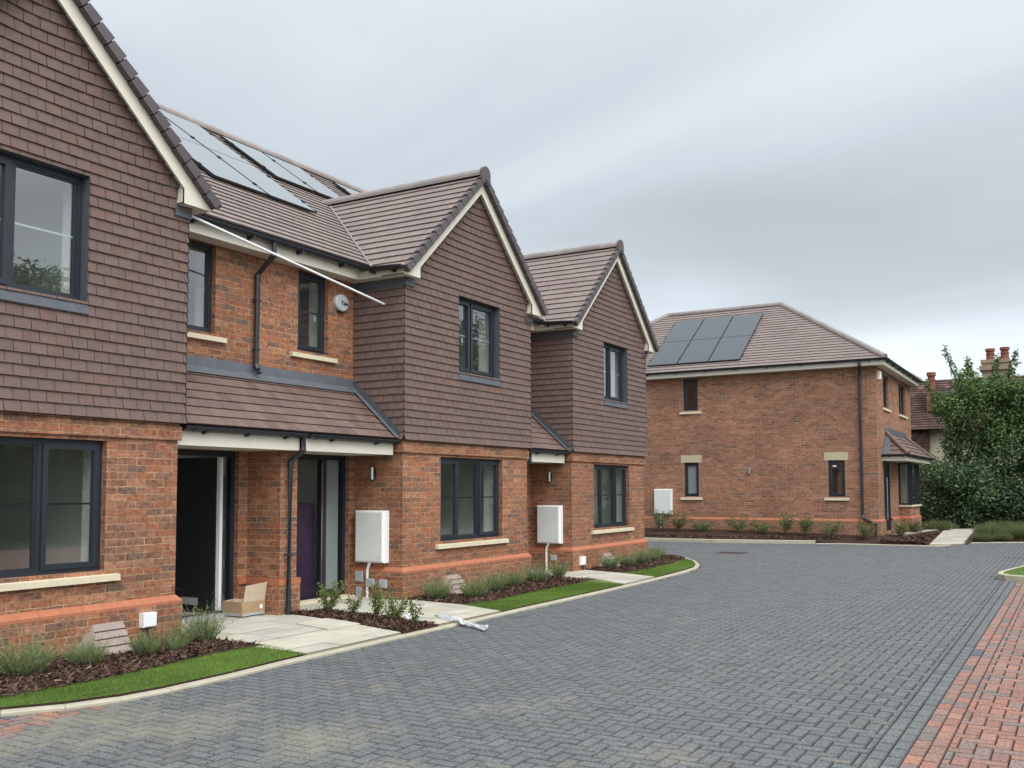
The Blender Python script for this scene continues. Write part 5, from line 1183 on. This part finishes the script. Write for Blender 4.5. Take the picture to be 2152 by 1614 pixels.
def turf(poly, n, z, hgt=.024):
    xs = [p[0] for p in poly]; ys = [p[1] for p in poly]; P = np.stack([rng.uniform(min(xs), max(xs), n), rng.uniform(min(ys), max(ys), n)], 1); P = P[inpoly(P, poly)]; n = len(P); P = P + rng.normal(0, .010, P.shape)
    an = rng.uniform(0, 2 * np.pi, n); s = np.stack([np.cos(an), np.sin(an), np.zeros(n)], 1) * .0022; B = np.concatenate([P, np.full((n, 1), z)], 1)
    T = B + np.stack([rng.normal(0, .012, n), rng.normal(0, .012, n), hgt * rng.uniform(.5, 1.2, n)], 1)
    V = np.stack([B - s, B + s, T], 1).reshape(-1, 3); lo = .86 + .16 * np.sin(P[:, 0] * 2.1 + np.sin(P[:, 1] * 3)) + .12 * np.sin(P[:, 0] * 7.3 + 2 * np.sin(P[:, 1] * 9)) * np.sin(P[:, 1] * 6.1); k = (rng.uniform(.65, 1.4, n) * lo)[:, None] * np.ones((1, 3)); y = rng.random(n) < .06; k[y] *= np.array([1.9, 1.25, 1]); mb = MB(); mb.bulk(V, 3, k); return tag(mb.build('grass', M['blade']), kind='stuff')
lawnA = [(3.36, 7.42), (3.82, 7.05), (4.18, 6.81), (4.54, 6.585), (4.90, 6.452), (5.3, 6.402), (5.9, 6.40), (6.6, 6.45), (6.95, 6.462), (7.14, 7.15), (6.5, 7.2), (5.7, 7.08), (5.0, 7.05), (4.3, 7.1)]
bedA = [(3.2, 8.36), (3.2, 7.35), (3.4, 7.45), (4.3, 7.1), (5.0, 7.05), (5.7, 7.08), (6.5, 7.2), (7.14, 7.15), (7.12, 8.36)]
lawnB = [(10.64, 6.485), (14.55, 6.515), (15.05, 7.2), (14.85, 7.25), (13.2, 7.20), (11.5, 7.15), (10.94, 7.28)]
bedB = [(10.94, 7.28), (11.5, 7.15), (13.2, 7.20), (14.85, 7.25), (15.05, 7.2), (15.0, 7.6), (15.25, 8.36), (14.75, 8.36), (11.06, 8.36)]
lawnC = [(16.05, 6.575), (17.5, 6.64), (18.55, 6.775), (19.35, 7.01), (20.12, 7.36), (20.45, 7.62), (19.0, 7.4), (17.6, 7.3), (16.5, 7.38)]
bedC = [(16.5, 7.38), (17.6, 7.3), (19.0, 7.4), (20.45, 7.62), (20.9, 7.85), (21.3, 8.22), (21.42, 8.6), (21.2, 9.3), (20.0, 9.4), (19.98, 8.36), (16.8, 8.36)]
strip = [(8.53, 6.46), (9.18, 6.46), (9.40, 7.2), (9.56, 8.5), (9.22, 8.68), (9.05, 8.68), (9.0, 8.3), (8.80, 7.4)]
bedD0 = 0; bedD1 = [(27.66, 9.4), (28.45, 6.6), (28.72, 6.0), (28.74, 3.52), (30.4, 4.1), (30.6, 4.5), (30.6, 5.03), (29.74, 5.03), (29.74, 14), (27.66, 14)]
bedD2 = [(30.75, 2.70), (32.05, 1.26), (32.5, -4), (42, -4), (42, 3.3), (36.6, 3.02)]
bedD3 = [(32.25, 4.46), (33.1, 3.68), (36.6, 3.58), (41, 3.6), (41, 5.0), (32.0, 5.0)]
for p in (bedA, bedB, bedC, strip): sheet('planting_bed', p, -.03, .054, M['soil'])
def slope_bed(poly, f):
    m = MB(); m.add([(*p, f(*p)) for p in poly], [tuple(range(len(poly)))]); tag(m.build('planting_bed', M['soil']), kind='structure')
m = MB(); m.add([(27.66, 9.4, .09), (28.45, 6.6, .07), (28.72, 6.0, .03), (28.74, 3.75, .03), (31.0, 4.45, .17), (30.8, 5.03, .21), (29.74, 5.03, .20), (29.74, 9.4, .30), (29.74, 14, .32), (27.66, 14, .09)], [(0, 1, 7), (1, 2, 6, 7), (2, 3, 4, 5, 6), (9, 0, 7, 8)]); tag(m.build('planting_bed', M['soil']), kind='structure')
m = MB(); m.add([(28.9, 3.66, .03), (35.6, 3.96, .20), (31.1, 4.48, .20)], [(0, 1, 2)]); tag(m.build('planting_bed', M['soil']), kind='structure')
m = MB(); m.add([(29.78, 2.80, .03), (30.9, 2.66, .03), (32.05, 1.26, .03), (32.5, -4, .03), (42, -4, .25), (42, 3.3, .3), (36.6, 3.02, .205)], [(0, 1, 2, 6), (2, 3, 4, 5, 6)]); tag(m.build('planting_bed', M['soil']), kind='structure')
m = MB(); m.add([(31.1, 4.97, .20), (35.6, 4.34, .20), (35.75, 3.97, .20), (41, 3.7, .25), (41, 5.04, .25), (31.1, 5.04, .2)], [(0, 1, 5), (1, 2, 3, 4, 5)]); tag(m.build('planting_bed', M['soil']), kind='structure')
for p, n in ((bedA, 5200), (bedB, 5200), (bedC, 5200), (strip, 3600)): chips('bark_mulch', p, n, .054)
chips('bark_mulch', [(28.74, 5.0), (28.76, 3.75), (30.2, 4.15), (30.1, 4.9)], 1400, .10, .05); chips('bark_mulch', [(29.3, 3.72), (35.0, 3.98), (31.3, 4.4)], 1800, .14, .05); chips('bark_mulch', [(27.8, 9.4), (28.9, 6.0), (29.6, 6.0), (29.6, 13), (27.8, 13)], 2500, .15, .05); chips('bark_mulch', [(30.9, 2.7), (32.05, 1.3), (32.3, 0), (34, 0), (34, 2.8)], 2000, .08, .05)
for p, n in ((lawnA, 42500), (lawnB, 37500), (lawnC, 27500)): sheet('lawn', p, -.02, .045, M['turf'], side=M['soil']); turf(p, n, .043)
turf([(18.8, -1.5), (18.8, .9), (19.0, 1.15), (19.4, 1.15), (20.2, 1.03), (21.4, .78), (22.5, .3), (23, -1.5)], 12000, .106, .03)

# grit and crumbs on the blocks
n = 300; P = np.stack([rng.uniform(3.5, 27, n), rng.uniform(-.5, 6.3, n)], 1); P[:160, 1] = rng.uniform(6.12, 6.36, 160); P[:160, 0] = rng.uniform(5, 18, 160)
V = []; C_ = []
for x, y in P:
    r0 = rng.uniform(.002, .006); a0 = rng.uniform(0, 6.28); ring_ = [(x + r0 * rng.uniform(.6, 1.2) * math.cos(a0 + k * 1.571), y + r0 * rng.uniform(.6, 1.2) * math.sin(a0 + k * 1.571), .001) for k in range(4)]; top = (x, y, .003 + r0 * .8)
    c = np.array([.5, .47, .4]) * rng.uniform(.6, 1.3) if rng.random() < .35 else np.array([.07, .055, .045]) * rng.uniform(.5, 1.5)
    for k in range(4): V += [ring_[k], ring_[(k + 1) % 4], top]; C_.append(c)
mb = MB(); mb.bulk(np.array(V), 3, np.array(C_)); M['grit'] = surf('grit', (1, 1, 1), .9, .1, use_col=True); tag(mb.build('grit', M['grit']), kind='stuff')
# scraps lying about
t = thing('plastic_sleeve', 'crumpled clear plastic sleeve lying over the kerb onto the road', 'plastic packaging', (9.55, 6.4, .03))
b = MB(); NR, K = 34, 22; rings = []
for i in range(NR):
    q = i / (NR - 1); x, y = 9.92 - .64 * q - .06 * math.sin(q * 5), 6.98 - 1.09 * q
    w_ = (.13 + .05 * math.sin(q * 7)) * (1 if q < .93 else .7); h_ = .012 + .075 * max(0, q - .62) ** .8 + .008 * math.sin(q * 19); zb = .056 if y > 6.36 else .030 if y > 6.25 else .008
    rings.append([(x + w_ * math.cos(a) * .9 + rng.normal() * .006, y + w_ * math.cos(a) * .35 + rng.normal() * .005, zb + max(.002, h_ * (.5 + .5 * math.sin(a)) * (1 + .3 * rng.normal()))) for a in np.linspace(0, 2 * math.pi, K + 1)[:-1]])
vs = [q for r_ in rings for q in r_]
b.add(vs, [(i * K + j, i * K + (j + 1) % K, (i + 1) * K + (j + 1) % K, (i + 1) * K + j) for i in range(NR - 1) for j in range(K)] + [tuple((NR - 1) * K + j for j in range(K))]); b.build('film', M['film'], t, smooth=True)
r_ = MB(); r_.tube([(9.72, 6.60, .075), (9.24, 5.86, .025)], .008, 6); r_.build('plastic_rod', M['white'], t)
for i, (x, y, s, lab) in enumerate(((9.60, 8.02, .05, 'white scrap caught among the sparse shrubs near the porch'), (9.30, 6.95, .06, 'white scrap beside the bushy shrub near the road end of the strip'))):
    b = MB(); K = 7; b.add([(x, y, .06 + s * 1.3)] + [(x + s * math.cos(a) * (1 + .3 * math.sin(3 * a)), y + s * .7 * math.sin(a), .06 + s * (.7 + .4 * math.cos(2 * a))) for a in np.linspace(0, 2 * math.pi, K + 1)[:-1]] + [(x + s * 1.1 * math.cos(a), y + s * .8 * math.sin(a), .055) for a in np.linspace(0, 2 * math.pi, K + 1)[:-1]], [(0, 1 + j, 1 + (j + 1) % K) for j in range(K)] + [(1 + j, 1 + K + j, 1 + K + (j + 1) % K, 1 + (j + 1) % K) for j in range(K)])
    tag(b.build('plastic_scrap', M['white']), lab, 'litter', 'white scraps among the shrubs')

# ------------------------------------------------------------------ camera
F, CX, CY_ = 2006.013, 1092.674, 909.614; YAW, PITCH, ROLL = .52740, .058584, .002471
fw = Vector((math.cos(PITCH) * math.cos(YAW), math.cos(PITCH) * math.sin(YAW), math.sin(PITCH))); rt = Vector((math.sin(YAW), -math.cos(YAW), 0)); dn = fw.cross(rt)
r2 = rt * math.cos(ROLL) + dn * math.sin(ROLL); d2 = dn * math.cos(ROLL) - rt * math.sin(ROLL)
cam = bpy.data.cameras.new('camera'); co = bpy.data.objects.new('camera', cam); COL.objects.link(co)
from mathutils import Matrix
Mx = Matrix.Identity(4)
for i in range(3): Mx[i][0] = r2[i]; Mx[i][1] = -d2[i]; Mx[i][2] = -fw[i]
Mx[2][3] = 1.62; co.matrix_world = Mx
cam.sensor_fit = 'HORIZONTAL'; cam.sensor_width = 36; cam.lens = F / 2152 * 36; cam.shift_x = -(CX - 1076) / 2152; cam.shift_y = (CY_ - 807) / 2152
cam.clip_start = .05; cam.clip_end = 1000; scene.camera = co

# ------------------------------------------------------------------ light: overcast sky, soft sun behind the camera
SUN_EL, SUN_AZ = R(46), R(241)            # azimuth counted from +x towards +y
sd = Vector((math.cos(SUN_EL) * math.cos(SUN_AZ), math.cos(SUN_EL) * math.sin(SUN_AZ), math.sin(SUN_EL)))
wd = bpy.data.worlds.new('World'); scene.world = wd; wd.use_nodes = True; t = wd.node_tree; t.nodes.clear(); L = t.links
out = t.nodes.new('ShaderNodeOutputWorld'); bg = t.nodes.new('ShaderNodeBackground'); bg.inputs['Strength'].default_value = .1; L.new(bg.outputs[0], out.inputs[0])
sky = t.nodes.new('ShaderNodeTexSky'); sky.sky_type = 'NISHITA'; sky.sun_disc = False; sky.sun_elevation = SUN_EL; sky.sun_rotation = R(90) - SUN_AZ; sky.dust_density = 5; sky.air_density = .8
tc = t.nodes.new('ShaderNodeTexCoord'); sp = t.nodes.new('ShaderNodeSeparateXYZ'); L.new(tc.outputs['Generated'], sp.inputs[0])
ab = N(t, 'ShaderNodeMath', operation='ABSOLUTE'); L.new(sp.outputs[2], ab.inputs[0])
zz = N(t, 'ShaderNodeMath', operation='ADD'); zz.inputs[1].default_value = .16; L.new(ab.outputs[0], zz.inputs[0])
dv = N(t, 'ShaderNodeVectorMath', operation='DIVIDE'); cb = t.nodes.new('ShaderNodeCombineXYZ'); [L.new(zz.outputs[0], cb.inputs[i]) for i in range(3)]
L.new(tc.outputs['Generated'], dv.inputs[0]); L.new(cb.outputs[0], dv.inputs[1])
mp = t.nodes.new('ShaderNodeMapping'); mp.inputs['Location'].default_value = (2.4, 7.7, 0); mp.inputs['Rotation'].default_value = (0, 0, -YAW); mp.inputs['Scale'].default_value = (1.0, .55, 1); L.new(dv.outputs[0], mp.inputs[0])
nz = t.nodes.new('ShaderNodeTexNoise'); nz.inputs['Scale'].default_value = 1.0; nz.inputs['Detail'].default_value = 5; nz.inputs['Roughness'].default_value = .42; nz.inputs['Distortion'].default_value = .6; L.new(mp.outputs[0], nz.inputs['Vector'])
CLOUD = ramp(t, [(.32, (.465, .512, .553)), (.49, (.575, .632, .685)), (.64, (.695, .757, .80))]); L.new(nz.outputs['Fac'], CLOUD.inputs[0])
# overcast sky: much brighter overhead than near the horizon
zr = N(t, 'ShaderNodeMapRange', interpolation_type='SMOOTHSTEP'); zr.inputs['From Min'].default_value = .42; zr.inputs['From Max'].default_value = .95; zr.inputs['To Min'].default_value = 8.6; zr.inputs['To Max'].default_value = 17.0; L.new(sp.outputs[2], zr.inputs['Value'])
# brighter round the hidden sun, and a paler band low down
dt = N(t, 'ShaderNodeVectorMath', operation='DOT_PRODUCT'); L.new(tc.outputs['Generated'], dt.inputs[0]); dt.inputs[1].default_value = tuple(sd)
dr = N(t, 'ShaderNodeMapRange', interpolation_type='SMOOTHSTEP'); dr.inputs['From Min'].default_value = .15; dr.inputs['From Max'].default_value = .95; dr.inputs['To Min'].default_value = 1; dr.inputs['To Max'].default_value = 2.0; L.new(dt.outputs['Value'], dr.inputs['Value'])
hz = N(t, 'ShaderNodeMapRange', interpolation_type='SMOOTHSTEP'); hz.inputs['From Min'].default_value = .02; hz.inputs['From Max'].default_value = .27; hz.inputs['To Min'].default_value = 1.5; hz.inputs['To Max'].default_value = 1; L.new(sp.outputs[2], hz.inputs['Value'])
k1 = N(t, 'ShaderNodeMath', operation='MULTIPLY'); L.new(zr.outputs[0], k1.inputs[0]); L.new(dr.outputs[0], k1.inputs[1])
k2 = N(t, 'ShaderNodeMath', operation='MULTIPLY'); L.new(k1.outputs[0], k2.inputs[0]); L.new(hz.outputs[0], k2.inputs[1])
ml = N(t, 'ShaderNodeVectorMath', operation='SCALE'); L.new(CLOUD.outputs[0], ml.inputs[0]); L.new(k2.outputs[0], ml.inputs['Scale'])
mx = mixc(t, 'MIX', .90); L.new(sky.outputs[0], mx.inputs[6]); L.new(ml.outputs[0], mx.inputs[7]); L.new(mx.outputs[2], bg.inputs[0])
sl_ = bpy.data.lights.new('sun', 'SUN'); sl_.energy = 1.5; sl_.angle = R(40); sl_.color = (1, .965, .92); so = bpy.data.objects.new('sun', sl_); COL.objects.link(so); so.rotation_euler = sd.to_track_quat('Z', 'Y').to_euler()
vs_ = scene.view_settings; vs_.view_transform = 'Standard'; vs_.look = 'None'; vs_.exposure = .5; vs_.gamma = 1; vs_.use_curve_mapping = False
scene.cycles.max_bounces = 8; scene.cycles.transparent_max_bounces = 12; scene.cycles.use_denoising = True
